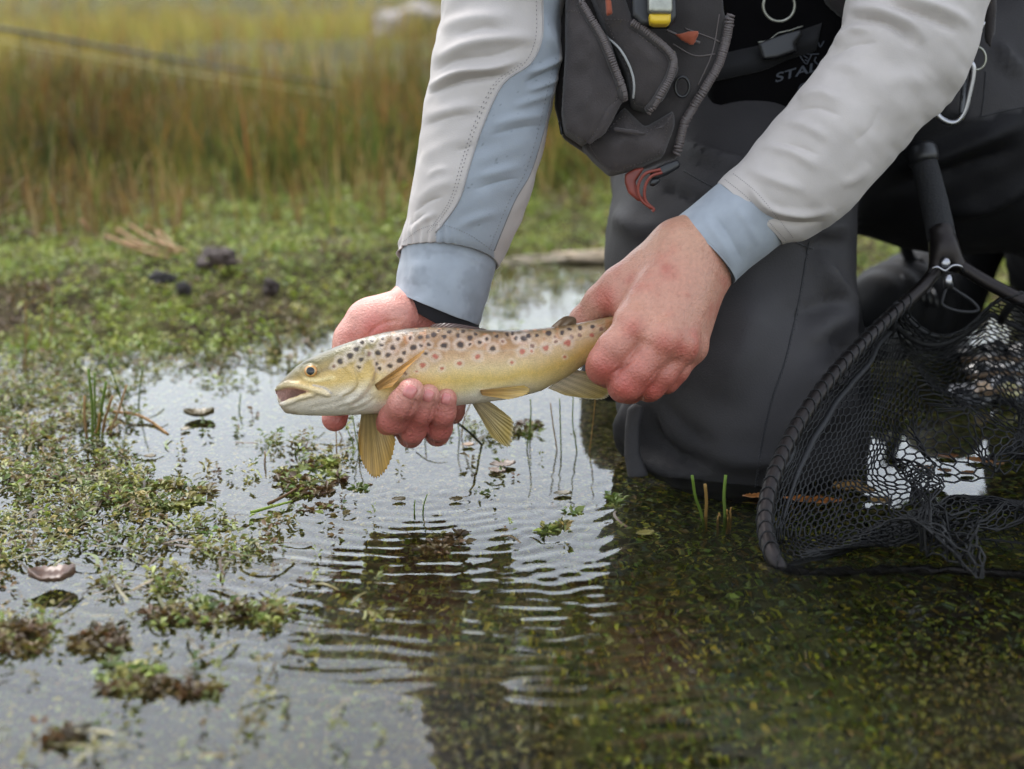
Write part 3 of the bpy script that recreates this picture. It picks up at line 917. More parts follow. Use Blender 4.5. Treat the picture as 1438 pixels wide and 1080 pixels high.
# fins: fans of rays with a scalloped edge and real thickness
M_FIN = material('fin_membrane', use_col=True, rough=0.3, var=0.06, vscale=300, transl=0.2, coat=0.2)
def fin(base, tips, off, rays, c0, c1, name='fin', bow=0.0, tipoff=None, edge=None, rayk=0.5, thick=0.0007):
    nu, nv = rays * 8 + 1, 26
    Bp = catmull(base, nu); Tp = catmull(tips, nu)
    u = np.linspace(0, 1, nu)[:, None]; w = np.linspace(0, 1, nv)[None, :]
    X = Bp[:, None, 0] * (1 - w) + Tp[:, None, 0] * w
    Yp = Bp[:, None, 1] * (1 - w) + Tp[:, None, 1] * w
    rp_ = np.cos(u * rays * 2 * math.pi)
    scal = 1 - 0.018 * (1 - rp_) * (w ** 6)
    X = Bp[:, None, 0] + (X - Bp[:, None, 0]) * scal; Yp = Bp[:, None, 1] + (Yp - Bp[:, None, 1]) * scal
    o = off + (0 if tipoff is None else (tipoff - off)) * w ** 1.2 + 0 * u
    o = o + bow * np.sin(math.pi * u) * w + 0.0012 * np.sin(3 * u + 2.2 * w) * w
    Y0 = fish_Y(Bp[:, 0])[:, None]
    a_ = (X - 719) / F; b_ = (540 - Yp) / F
    d_ = (Y0 + o) / (CT + b_ * ST)
    C_ = np.stack([a_ * d_, b_ * d_, -d_], -1)
    th = thick * (1.1 - 0.75 * w) * (0.62 + 0.38 * rp_)
    Fr = C_.copy(); Fr[..., 2] += th; Bk = C_.copy(); Bk[..., 2] -= th
    Vv = np.concatenate([Fr.reshape(-1, 3), Bk.reshape(-1, 3)])
    fs = []; n = nu * nv
    for i in range(nu - 1):
        for j in range(nv - 1):
            q = [i * nv + j, (i + 1) * nv + j, (i + 1) * nv + j + 1, i * nv + j + 1]
            fs.append(q); fs.append([k + n for k in q[::-1]])
    loop = [i * nv for i in range(nu)] + [(nu - 1) * nv + j for j in range(1, nv)] + [i * nv + nv - 1 for i in range(nu - 2, -1, -1)] + [j for j in range(nv - 2, 0, -1)]
    for k in range(len(loop)):
        a, b = loop[k], loop[(k + 1) % len(loop)]
        fs.append([b, a, a + n, b + n])
    c0, c1 = A(lin(*c0)), A(lin(*c1))
    W_ = (w ** 0.8 + 0 * u)[..., None]
    C = c0 * (1 - W_) + c1 * W_
    fine = np.cos(u * rays * 2 * math.pi + 0.8 * np.sin(w * 5)) * 0.5 + 0.5
    C = C * (1 - rayk * 0.55 * (1 - fine[..., None]) * np.clip(W_ * 2, 0.3, 1))
    C = C * (1 + 0.16 * np.sin(u * rays * 1.7 + 1)[..., None] * np.ones_like(W_))
    if edge is not None:
        k = sstep(0.9, 1.0, w + 0 * u)[..., None] * 0.7
        C = C * (1 - k) + k * A(lin(*edge))
    C = np.clip(C.reshape(-1, 3), 0, 1)
    return mk(name, Vv, fs, M_FIN, trout, col=np.vstack([C, C]), cam_space=True)
fin([(508, 577), (520, 577), (533, 574)], [(503, 612), (506, 642), (516, 663), (527, 672), (540, 664), (551, 642), (556, 618)], 0.004, 21, (160, 146, 104), (186, 146, 72), 'breast_fin', 0.004, -0.004, rayk=.4)
fin([(526, 540), (528, 544), (531, 548)], [(600, 488), (592, 499), (578, 511), (566, 526), (551, 543)], -0.0170, 8, (168, 130, 78), (206, 150, 74), 'breast_fin', 0.0, -0.0215, rayk=.4)
fin([(660, 562), (668, 564), (682, 560)], [(692, 616), (703, 624), (716, 628), (721, 609), (721, 592), (713, 583), (699, 572)], 0.004, 17, (184, 168, 140), (184, 158, 80), 'belly_fin', 0.002, 0.006, edge=(196, 184, 150))
fin([(674, 548), (675, 551), (677, 555)], [(737, 541), (745, 546), (741, 553), (728, 558), (714, 561)], -0.0140, 8, (186, 144, 84), (188, 156, 82), 'belly_fin', 0.0, -0.018, rayk=.35)
fin([(808, 519), (790, 531), (769, 545)], [(829, 523), (848, 531), (859, 548), (855, 557), (844, 561.5), (818, 559.5), (794, 555.5)], 0.0, 20, (206, 192, 168), (176, 150, 74), 'vent_fin', 0.002, 0.002, edge=(206, 200, 184))
fin([(600, 462), (625, 463), (660, 465)], [(608, 455), (625, 453.5), (645, 455), (665, 458.5), (686, 463)], 0.000, 11, (92, 64, 48), (70, 44, 38), 'back_fin', 0.0, 0.005)
fin([(770, 463), (785, 461), (804, 458)], [(775, 458), (785, 449), (796, 443.5), (806, 445), (810, 451), (808, 457)], 0.0, 3, (140, 116, 90), (118, 98, 78), 'fat_fin', 0.0, 0.0, rayk=.1, thick=.0012)
fin([(892, 443), (893, 458), (892, 473)], [(935, 418), (944, 436), (938, 456), (944, 476), (936, 498)], 0.0, 14, (120, 96, 60), (104, 82, 54), 'tail_fin', 0.0, 0.0)
# ================================================================== the angler: skin
U = 0.955 / F                                  # metres per photograph pixel at the hands
def PX(pts): return [cm(*p) for p in pts]
def RX(rs): return [r * U for r in rs]

def box_of(pts, m):
    P = A(pts); return P.min(0) - m, P.max(0) + m

# ---- hand round the tail (back of the hand towards the camera)
wr, wr2 = (972, 342, .972), (1000, 372, .985)
lo, hi = box_of(PX([(780, 300, .88), (1075, 600, 1.02)]), 0.012)
h2 = Field(lo, hi, 0.0012)
K = 0.010
# forearm and wrist
h2.cap(cm(1070, 276, .992), cm(962, 350, .968), 0.020, 0.0205, K)
h2.cap(cm(1082, 290, .992), cm(992, 372, .974), 0.020, 0.0195, K)
# palm bones fanning to the knuckles
h2.cap(cm(958, 352, .962), cm(893, 452, .922), 0.0175, 0.0150, K)
h2.cap(cm(972, 362, .960), cm(930, 470, .914), 0.0175, 0.0150, K)
h2.cap(cm(984, 374, .964), cm(953, 480, .921), 0.0165, 0.0140, K)
h2.cap(cm(992, 384, .972), cm(966, 484, .936), 0.0155, 0.0130, K)
# flesh of the palm behind
h2.cap(cm(960, 375, .975), cm(925, 455, .950), 0.020, 0.018, K)
# knuckles
for c, r in (((889, 459, .912), .0118), ((930, 478, .905), .0120), ((956, 487, .914), .0108), ((970, 488, .930), .0100)):
    h2.ell(cm(*c), A([r] * 3), None, 0.008)
# thumb: ball, web, shaft behind the tail
h2.cap(cm(948, 348, .968), cm(874, 404, .962), 0.0170, 0.0145, K)
h2.cap(cm(915, 385, .962), cm(880, 428, .950), 0.0150, 0.0120, K)
th = h2.like()
th.chain(PX([(872, 406, .962), (846, 424, .966), (822, 452, .972), (800, 478, .978)]), [0.0140, 0.0122, 0.0112, 0.0092], 0.004)
h2.join(th, 0.008)
# fingers: first bones towards the camera's left, the rest curled away round the tail
FG = [([(888, 462, .914), (862, 490, .906), (851, 508, .9055), (848, 516, .910), (856, 522, .928), (866, 512, .946), (872, 500, .954)], [.0122, .0114, .0116, .0116, .0108, .0096, .0086]),
      ([(929, 482, .908), (897, 520, .901), (881, 538, .9015), (877, 542, .907), (884, 545, .926), (892, 532, .944), (896, 520, .952)], [.0122, .0112, .0112, .0110, .0102, .0094, .0086]),
      ([(953, 492, .917), (928, 524, .909), (914, 540, .910), (911, 543, .915), (914, 543, .934), (918, 530, .950), (920, 520, .957)], [.0110, .0102, .0100, .0098, .0092, .0086, .0080]),
      ([(967, 494, .933), (948, 520, .924), (937, 533, .925), (935, 535, .930), (936, 536, .946), (938, 525, .958), (940, 516, .964)], [.0098, .0090, .0086, .0084, .0080, .0075, .0070])]
for P_, R_ in FG:
    f_ = h2.like(); f_.chain(PX(P_), R_, 0.003); h2.join(f_, 0.0020)
V2, Q2 = h2.mesh(2)

# ---- hand under the breast of the trout (palm towards the camera, behind the fish)
lo, hi = box_of(PX([(440, 300, .87), (705, 640, 1.02)]), 0.012)
h1 = Field(lo, hi, 0.0012)
h1.cap(cm(630, 350, .997), cm(596, 420, .982), 0.021, 0.0195, K)
h1.cap(cm(645, 355, .997), cm(618, 440, .986), 0.019, 0.0180, K)
h1.cap(cm(588, 434, .984), cm(560, 540, .968), 0.019, 0.016, K)
h1.cap(cm(606, 438, .986), cm(585, 545, .968), 0.019, 0.016, K)
h1.cap(cm(624, 448, .987), cm(610, 548, .970), 0.0175, 0.015, K)
h1.cap(cm(632, 460, .988), cm(630, 548, .974), 0.0155, 0.014, K)
# ball of the thumb and thumb behind the head
h1.cap(cm(582, 440, .978), cm(528, 452, .964), 0.0175, 0.0165, K)
h1.cap(cm(552, 446, .958), cm(512, 482, .957), 0.0165, 0.0135, K)
tb = h1.like()
tb.chain(PX([(516, 455, .962), (498, 478, .960), (484, 520, .952), (474, 560, .940), (470, 588, .930)]), [.0160, .0140, .0112, .0104, .0088], .005)
h1.join(tb, 0.008)
FG1 = [([(560, 538, .966), (546, 572, .964), (542, 588, .950), (546, 594, .926), (553, 588, .907), (566, 567, .8955), (577, 550, .8925)], [.0112, .0104, .0096, .0094, .0098, .0096, .0090]),
       ([(588, 542, .967), (574, 586, .964), (572, 604, .952), (576, 611, .931), (580, 604, .915), (592, 577, .9045), (602, 555, .9010)], [.0104, .0092, .0084, .0082, .0085, .0083, .0074]),
       ([(612, 545, .969), (610, 586, .964), (611, 602, .952), (614, 609, .934), (617, 601, .921), (622, 579, .9110), (627, 560, .9080)], [.0098, .0088, .0080, .0080, .0084, .0082, .0070]),
       ([(634, 546, .972), (634, 570, .966), (636, 580, .957), (638, 576, .948), (640, 566, .942), (641, 558, .939)], [.0088, .0076, .0070, .0068, .0064, .0058])]
for P_, R_ in FG1:
    f_ = h1.like(); f_.chain(PX(P_), R_, 0.004); h1.join(f_, 0.0005)
V1, Q1 = h1.mesh(2)

# ---- arms, trunk and head, hidden by the clothes or above the picture
def wc(x, y, z): return to_cam(A([x, y, z]))
SH_L, SH_R = (0.0, 1.13, .70), (0.36, 1.14, .70)
EL_L, EL_R = W(712, -60, 1.045), W(1298, -70, 1.04)
lo, hi = box_of([wc(-0.15, .85, 0.02), wc(.55, 1.45, 1.12), wc(-.15, .85, 1.12), wc(.55, 1.45, .1)], 0.02)
bd = Field(lo, hi, 0.0075)
ARM_L = [(636, 352, .995), (655, 270, 1.0), (679, 200, 1.006), (689, 140, 1.013), (703, 30, 1.03), (708, -40, 1.04), (715, -155, 1.07), (745, -320, 1.10), (742, -480, 1.13)]
ARM_R = [(1075, 286, .989), (1120, 254, .988), (1177, 187, .993), (1243, 114, 1.004), (1284, 12, 1.02), (1295, -45, 1.03), (1295, -135, 1.06), (1295, -295, 1.10), (1320, -470, 1.13)]
for arm in (ARM_L, ARM_R):
    bd.chain(PX(arm), [.019, .022, .025, .027, .029, .030, .031, .033, .036], .01)
bd.cap(wc(*SH_L), wc(*SH_R), .06, .06, .03)
bd.cap(wc(.12, 1.17, .66), wc(.16, 1.27, .46), .10, .11, .05); bd.cap(wc(.26, 1.17, .66), wc(.24, 1.27, .46), .10, .11, .05)
bd.cap(wc(.19, 1.10, .74), wc(.19, 1.05, .82), .055, .05, .03)
HC = A([.19, 1.01, .90])                       # head, looking down at the fish
hq = Matrix.Rotation(math.radians(28), 3, 'X')
def hp(x, y, z): return to_cam(HC + A(hq @ Vector((x, y, z))))
bd.ell(hp(0, .01, .03), A([.075, .095, .095]), None, .01)
bd.cap(hp(0, -.03, -.06), hp(0, .02, -.02), .05, .07, .03)
bd.cap(hp(0, -.085, .0), hp(0, -.102, -.032), .008, .013, .01)                     # nose
bd.cap(hp(-.03, -.08, .022), hp(.03, -.08, .022), .012, .012, .012)                # brow
for s_ in (-1, 1):
    bd.ell(hp(.031 * s_, -.088, .004), A([.012] * 3), None, .004, True)           # eye hollow
    bd.ell(hp(.031 * s_, -.079, .004), A([.011] * 3), None, .002)
    bd.ell(hp(.076 * s_, .01, -.005), A([.010, .018, .030]), None, .006)            # ear
bd.cap(hp(-.02, -.083, -.055), hp(.02, -.083, -.055), .005, .005, .004, True)      # mouth
bd.cap(hp(-.014, -.079, -.062), hp(.014, -.079, -.062), .007, .007, .004)
V3, Q3 = bd.mesh(2)

V = np.vstack([V1, V2, V3]); Q = np.vstack([Q1, Q2 + len(V1), Q3 + len(V1) + len(V2)])
N = vert_normals(V, Q)
px = 719 + F * V[:, 0] / -V[:, 2]; py = 540 - F * V[:, 1] / -V[:, 2]
# fine creases of the skin
cre = [([(900, 499), (876, 514), (850, 531)], 1.8, -.0016), ([(934, 508), (918, 527), (902, 547)], 1.7, -.0013), ([(589, 541), (582, 566), (566, 598)], 1.7, -.0016), ([(613, 548), (609, 570), (597, 606)], 1.7, -.0016), ([(556, 574), (566, 580), (573, 588)], 1.3, -.0003), ([(559, 571), (569, 577), (576, 584)], 1.2, -.0003), ([(584, 586), (592, 590), (599, 592)], 1.3, -.0003), ([(612, 588), (620, 591), (628, 591)], 1.3, -.0003), ([(844, 506), (851, 513), (856, 524)], 1.4, -.0004), ([(849, 502), (857, 510), (862, 521)], 1.3, -.0003), ([(873, 534), (881, 540), (886, 550)], 1.3, -.0003), ([(922, 474), (931, 471), (941, 474)], 1.5, -.0003), ([(921, 480), (931, 477), (942, 481)], 1.5, -.0003), ([(882, 455), (888, 450), (896, 450)], 1.5, -.0003), ([(930, 345), (946, 362), (968, 384)], 3, .0005), ([(846, 412), (850, 420), (858, 426)], 1.5, -.0004),([(855, 500), (868, 516)], 1.6, -.0004), ([(880, 532), (893, 545)], 1.6, -.0003), ([(566, 597), (582, 612)], 1.6, -.0003),
       ([(518, 470), (530, 458), (548, 452), (566, 452)], 2.6, -.0012), ([(514, 478), (524, 462), (536, 455)], 3.0, -.0008), ([(560, 440), (585, 446), (606, 452)], 2.5, -.0004),
       ([(862, 436), (868, 425), (884, 414)], 3, -.0007), ([(868, 452), (884, 446), (896, 446)], 4, -.0005), ([(905, 400), (918, 430), (925, 460)], 5, .0006), ([(935, 395), (942, 430), (946, 465)], 4.5, .0005),
       ([(965, 410), (966, 440), (964, 470)], 4.5, .0004), ([(905, 500), (890, 520)], 2.5, -.0006), ([(946, 335), (962, 356), (990, 380)], 3, -.0004), ([(880, 470), (900, 480), (915, 498)], 3, -.0004)]
V = apply_folds(V, N, cre)
n1 = vnoise(V, 55, 1); n2_ = vnoise(V, 160, 2); n3 = vnoise(V, 420, 3)
base = A(lin(196, 142, 124))
C = np.tile(base, (len(V), 1))
left = px < 700
C[left] = A(lin(214, 152, 142))
def blend(mask, c, k=1.0):
    global C
    m_ = np.clip(mask * k, 0, 1)[:, None]; C = C * (1 - m_) + m_ * A(lin(*c))
blend(np.clip(0.6 * n1 + 0.5 * n2_ + .05, 0, 1) * 0.9, (184, 104, 90))
blend(np.clip(-0.5 * n1 + 0.2, 0, 1) * 0.35, (214, 172, 150))
# redder fingers and knuckles
blend(np.where(left, sstep(545, 600, py), 0) * 0.7, (188, 90, 86))
blend(np.where(left, np.exp(-((px - 528) ** 2 + (py - 462) ** 2) / 500), 0), (208, 100, 96), .6)
blend(np.where(left, np.exp(-((px - 600) ** 2 + (py - 458) ** 2) / 900), 0), (204, 112, 106), .5)
blend(np.where(~left & (px < 1100), sstep(455, 545, py + 0.18 * (930 - px)), 0), (182, 92, 84), .75)
for c, r_ in (((889, 462), 16), ((932, 482), 17), ((957, 490), 14), ((850, 520), 15), ((880, 545), 14), ((914, 545), 12), ((850, 415), 18)):
    blend(np.where(~left, np.exp(-((px - c[0]) ** 2 + (py - c[1]) ** 2) / r_ ** 2), 0), (196, 92, 84), .55)
blend(np.where(~left & (px < 1100), sstep(380, 330, py), 0), (198, 156, 132), .6)
# freckles on the back of the hand
fr = sstep(0.45, 0.75, vnoise(V, 480, 12)) * np.where(~left & (py < 500), 1, 0)
blend(fr, (158, 92, 68), .28)
C = np.clip(C * (1 + 0.07 * n3[:, None]), 0, 1) * A([.80, .785, .73])
M_SKIN = material('skin', use_col=True, rough=0.48, var=0.10, vscale=420, bump=0.0007, bscale=480, bump2=(0.0003, 700), sss=0.10, sss_rad=(0.0035, 0.0014, 0.0008), coat=0.10, spec=0.45, rvar=0.12)
person = mk('person', V, Q, M_SKIN, cam_space=True, col=C)
tag(person, 'kneeling angler in pale sleeves, pocketed vest and dark waders holding the trout', 'person')
SKIN = bvh_of(person)

# ---- finger nails of the three fingers in front of the fish
M_NAIL = material('nail', lin(190, 118, 112), rough=0.25, var=0.08, vscale=300, coat=0.35, sss=0.2, sss_rad=(.003, .001, .001))
def nail(cx, cy, w, l, ang):
    nu, nv = 15, 15
    ca, sa = math.cos(ang), math.sin(ang)
    up, idx = [], {}
    P_ = []
    ok = True
    for i in range(nu):
        for j in range(nv):
            u = 2 * i / (nu - 1) - 1; v = 2 * j / (nv - 1) - 1
            s = (1 - 0.42 * abs(v) ** 3.5)                       # rounded end and root
            a, b = u * w / 2 * s, v * l / 2 * (1 - 0.12 * u * u)
            h = hit(SKIN, cx + a * ca - b * sa, cy + a * sa + b * ca, 0)
            if h is None: return
            e_ = max(abs(u), abs(v)) ** 6
            P_.append(h[0] + h[1] * (0.00055 * (1 - e_) - 0.0004 * e_))
    fs = [[i * nv + j, i * nv + j + 1, (i + 1) * nv + j + 1, (i + 1) * nv + j] for i in range(nu - 1) for j in range(nv - 1)]
    mk('fingernail', P_, fs, M_NAIL, person)
nail(575.5, 550, 20, 22, 0.50); nail(601.5, 556, 15.5, 20, 0.42); nail(626.5, 560, 14.5, 19, 0.22)
# ================================================================== the angler: clothes
def cloth(name, c, rough=0.75, weave=1600, bump=0.00012, var=0.08, vscale=45, use_col=False, sheen=0.15, spec=0.3):
    return material(name, c, rough, var, vscale, bump=bump, bscale=weave, use_col=use_col, sheen=sheen, spec=spec)
C_GREY, C_BLUE = A(lin(176, 169, 164)), A(lin(141, 147, 154))
M_SHIRT = cloth('sleeve_cloth', use_col=True, c=(0.5, .5, .5), rough=0.78, var=0.07, bump=.00022, weave=1300, sheen=.1, spec=.2)
M_CUFF = cloth('cuff_cloth', c=(.3, .3, .3), use_col=True, rough=0.65, var=0.12, vscale=70)
M_BLACK = cloth('black_knit', lin(24, 24, 27), 0.85)
M_STITCH = cloth('thread', lin(118, 116, 116), 0.8)
M_PIPE = cloth('seam_tape', lin(150, 146, 144), 0.7)

def loft(rings, ns, nr, dn=0.0):
    """closed cloth tube through rings (left x,y, right x,y, Y, half depth in metres); camera frame. returns V (ns*nr) and quads"""
    rings = [tuple(r) + (0,) * (7 - len(r)) for r in rings]
    R_ = catmull(A(rings), ns)
    Lp = A([cm(r[0], r[1], r[4]) for r in R_]); Rp = A([cm(r[2], r[3], r[4]) for r in R_])
    Cc = (Lp + Rp) / 2; n1 = (Rp - Lp) / 2
    T = np.gradient(Cc, axis=0); T /= np.linalg.norm(T, axis=1, keepdims=True)
    n2 = np.cross(n1, T); n2 /= np.linalg.norm(n2, axis=1, keepdims=True)
    if n2[0, 2] < 0: n2 = -n2
    a = np.linspace(0, 2 * math.pi, nr, endpoint=False)
    arch = T * (R_[:, 6] * U)[:, None]
    V = Cc[:, None] - n1[:, None] * np.cos(a)[None, :, None] + arch[:, None] * np.sin(a)[None, :, None] + n2[:, None] * (R_[:, 5][:, None] * np.sin(a)[None])[..., None]
    i = np.arange(ns - 1)[:, None] * nr; j = np.arange(nr)[None]; j2 = (j + 1) % nr
    Q = np.stack([i + j, i + j2, i + nr + j2, i + nr + j], -1).reshape(-1, 4)
    N = vert_normals(V.reshape(-1, 3), Q)
    c_out = (V.reshape(-1, 3) - np.repeat(Cc, nr, 0)) * N
    if c_out.sum() < 0: Q = Q[:, ::-1]; N = -N
    return V.reshape(-1, 3), Q, N

def pxy(V): return 719 + F * V[:, 0] / -V[:, 2], 540 - F * V[:, 1] / -V[:, 2]

def rim(V, Q, nr, end, inset, depth):
    """turn the open edge of a tube inwards so that it shows a thickness"""
    ns = len(V) // nr
    ring = V[:nr] if end == 0 else V[-nr:]
    nxt = V[nr:2 * nr] if end == 0 else V[-2 * nr:-nr]
    c = ring.mean(0)
    inn = c + (ring - c) * (1 - inset); deep = c + (nxt - ring) * depth + (ring - c) * (1 - inset * 1.2)
    o = len(V); b = 0 if end == 0 else (ns - 1) * nr
    V = np.vstack([V, inn, deep])
    j = np.arange(nr); j2 = (j + 1) % nr
    q = np.stack([b + j, b + j2, o + j2, o + j], 1); q2 = np.stack([o + j, o + j2, o + nr + j2, o + nr + j], 1)
    if end == 0: q, q2 = q[:, ::-1], q2[:, ::-1]
    return V, np.vstack([Q, q, q2])

def seam(ob, pts, n, r, mat, name='seam', lift=0.0002, bvh=None):
    P_ = line_on(bvh or bvh_of(ob), pts, n, lift)
    if len(P_) < 2: return None
    v, f = tube(P_, r, 6)
    return mk(name, v, f, mat, ob)

def stitches(ob, pts, n, r, mat, bvh, name='stitching'):
    P_ = line_on(bvh, pts, n * 3, 0.0002)
    parts = [tube(P_[i:i + 2], r, 5) for i in range(0, len(P_) - 1, 3)]
    if not parts: return
    v, f = merge(parts)
    o = mk(name, v, f, mat, ob); o['kind'] = 'stuff'
    return o

# ---- sleeve of the arm on the picture's left
SL = [(557, 354, 698, 376, .992, .034, 34), (564, 330, 714, 346, .993, .037, 30), (574, 290, 735, 300, .996, .040, 20), (582, 250, 750, 256, 1.0, .042), (592, 200, 766, 200, 1.006, .043), (599, 140, 778, 140, 1.013, .044),
      (605, 80, 788, 84, 1.02, .046), (615, 30, 791, 30, 1.03, .047), (620, -40, 797, -40, 1.04, .05), (625, -160, 805, -150, 1.07, .052), (640, -330, 850, -310, 1.10, .058), (630, -520, 850, -480, 1.13, .066)]
V, Q, N = loft(SL, 330, 230)
px, py = pxy(V)
D = 0.0010 * vnoise(V * A([1, .5, 1]), 46, 1) + 0.0006 * vnoise(V, 90, 2)
rip = sstep(-120, 60, py) * sstep(330, 120, py)
D += 0.0022 * rip * vnoise(np.stack([V[:, 0] * 14 + V[:, 1] * 10, V[:, 1] * 46 - V[:, 0] * 18, V[:, 2] * 14], -1), 1.0, 3)
# hem gathered over the cuff
D += 0.0012 * sstep(290, 345, py) * np.sin(px * 0.55 + 3 * vnoise(V, 60, 5)) * sstep(0.0, 1.0, (640 - px) / 60 + 0.4)
fine = vnoise(np.stack([V[:, 0] * 40 + V[:, 1] * 30, V[:, 1] * 120 - V[:, 0] * 50, V[:, 2] * 40], -1), 1.0, 77)
D += 0.0006 * fine * np.clip(.6 + vnoise(V, 20, 78), 0, 1.4)
V = V + N * D[:, None]
Vf = apply_folds(V, N, [([(602, 122), (646, 102), (690, 97), (730, 84)], 6, .0050), ([(603, 132), (644, 114), (690, 108), (716, 104)], 5, -.0056), ([(612, 84), (660, 62), (716, 54), (752, 56)], 9, .0050),
    ([(612, 100), (640, 84), (690, 78), (730, 66)], 6, -.0034), ([(618, 40), (664, 26), (720, 24)], 10, .0038), ([(640, 50), (680, 38), (710, 44)], 6, -.0022), ([(600, 166), (640, 152), (676, 150)], 9, .0022), ([(598, 176), (632, 164), (660, 160)], 5, -.0014),
    ([(590, 226), (630, 200), (664, 194)], 10, .0012), ([(640, 212), (654, 208), (664, 202)], 4, -.001), ([(586, 284), (612, 262), (640, 254)], 8, .0013), ([(582, 298), (600, 284), (622, 276)], 4, -.0014), ([(576, 330), (592, 312), (616, 298)], 5, .0018), ([(600, 250), (612, 240), (630, 236)], 5, .001), ([(574, 318), (588, 306), (598, 300)], 3, -.0012),
    ([(742, 104), (768, 92), (790, 80)], 5, .0035), ([(738, 116), (766, 104), (788, 94)], 4, -.003), ([(740, 128), (770, 116), (786, 108)], 5, .0028), ([(720, 150), (755, 138), (780, 128)], 6, .0022), ([(690, 176), (730, 166), (766, 160)], 7, .0018), ([(688, 190), (730, 180), (764, 176)], 6, -.0018),
    ([(670, 250), (700, 240), (734, 232)], 7, .0016), ([(668, 266), (700, 256), (730, 250)], 6, -.0016), ([(640, 320), (670, 306), (700, 298)], 7, .0016), ([(762, 20), (775, 60), (790, 90)], 6, .002)])
V = Vf
SEAM1 = [(764, -60), (762, 0), (761, 52), (745, 88), (706, 118), (678, 176), (660, 230), (646, 277), (628, 306), (612, 326)]
SEAM2 = [(786, 90), (774, 140), (762, 190), (745, 243), (724, 280), (706, 322), (694, 352)]
px, py = pxy(V)
SX = catmull(SEAM1, 80)
sx = np.interp(py, SX[:, 1], SX[:, 0])
S2 = catmull(SEAM2, 60); sx2 = np.interp(py, S2[:, 1], S2[:, 0])
blue = (px > sx) & ((px < sx2) | (N[:, 2] < -.1) & False)
fr = N[:, 2] > -0.25
blue = blue & fr
C = np.where(blue[:, None], C_BLUE, C_GREY) * (1 + 0.03 * vnoise(V, 30, 9)[:, None])
spk = sstep(.72, .9, vnoise(V, 420, 14))[:, None] * 0.35
C = C * (1 - spk * blue[:, None])
V, Q = rim(V, Q, 230, 0, 0.03, 4)
C = np.vstack([C, np.tile(C_GREY, (460, 1))])
sleeve = mk('sleeve', V, Q, M_SHIRT, person, col=C, cam_space=True)
sleeve['label'] = 'grey sleeve with a blue grey panel'
bv = bvh_of(sleeve)
seam(sleeve, SEAM1, 120, 0.0007, M_PIPE, 'seam', 0.0001, bv)
stitches(sleeve, [(a - 9, b + 1) for a, b in SEAM1[1:]], 70, 0.00022, M_STITCH, bv)
stitches(sleeve, [(a - 13, b + 1) for a, b in SEAM1[3:]], 55, 0.00022, M_STITCH, bv)
seam(sleeve, SEAM2, 80, 0.0005, M_STITCH, 'seam', 0.0001, bv)
stitches(sleeve, [(a - 8, b) for a, b in SEAM2], 50, 0.0002, M_STITCH, bv)
stitches(sleeve, [(566, 340), (590, 322), (620, 316), (656, 328), (692, 352)], 42, 0.00022, M_STITCH, bv)

CU = [(554, 410, 673, 458, .984, .0345, 24), (555, 404, 676, 450, .984, .0350, 25), (558, 386, 684, 424, .986, .0345, 27), (562, 362, 692, 396, .989, .0315, 29), (567, 338, 698, 370, .992, .032, 30), (574, 318, 704, 350, .995, .031, 30)]
V, Q, N = loft(CU, 90, 160)
px, py = pxy(V)
V = V + N * (0.0008 * vnoise(V, 60, 4) + 0.0005 * vnoise(V, 120, 5))[:, None]
V = apply_folds(V, N, [([(600, 352), (640, 352), (690, 378)], 4, .0006), ([(640, 380), (660, 420), (668, 450)], 8, -.0014), ([(585, 365), (580, 400)], 8, .001)])
wet = sstep(.0, .40, .6 * vnoise(V, 62, 41) + .5 * vnoise(V, 140, 43) + 0.4 * vnoise(V, 300, 42) + sstep(630, 690, px) * 0.75 - 0.28)[:, None]
C = C_BLUE * (1.0 - 0.15 * wet)
V, Q = rim(V, Q, 160, 0, 0.05, 6)
C = np.vstack([C, np.tile(C_BLUE * .9, (320, 1))])
cuff = mk('cuff', V, Q, M_CUFF, sleeve, col=C, cam_space=True); cuff['label'] = 'damp blue grey cuff'
V, Q, N = loft([(557, 424, 665, 486, .983, .0325, 12), (561, 404, 673, 456, .984, .0330, 18), (572, 380, 676, 420, .987, .027, 24)], 24, 90)
V, Q = rim(V, Q, 90, 0, 0.07, 2)
mk('inner_cuff', V, Q, M_BLACK, sleeve, cam_space=True)

# ---- sleeve of the arm on the picture's right (rings: upper edge, lower edge)
SR = [(1008, 256, 1098, 346, .983, .031), (1024, 240, 1128, 336, .984, .034), (1046, 222, 1166, 316, .986, .037), (1076, 184, 1206, 276, .989, .040), (1102, 150, 1252, 224, .993, .042), (1128, 120, 1292, 180, .998, .043), (1156, 82, 1330, 146, 1.004, .044),
      (1180, 42, 1364, 82, 1.01, .046), (1188, 8, 1384, 16, 1.02, .048), (1190, -50, 1400, -40, 1.03, .05), (1180, -140, 1410, -130, 1.06, .052), (1170, -300, 1420, -290, 1.10, .058), (1175, -480, 1470, -480, 1.13, .066)]
V, Q, N = loft(SR, 330, 230)
px, py = pxy(V)
D = 0.0008 * vnoise(V, 40, 21) + 0.0005 * vnoise(V, 90, 22)
al = (px - 1100) * 0.72 - (py - 260) * 0.70         # along the arm
D += 0.0014 * vnoise(np.stack([al * .035, (px + py) * .006, V[:, 2] * 20], -1), 1.0, 23)
fine = vnoise(np.stack([al * .085, (px + py) * .016, V[:, 2] * 40], -1), 1.0, 79)
D += 0.0006 * fine * np.clip(.5 + vnoise(V, 18, 80), 0, 1.4)
V = V + N * D[:, None]
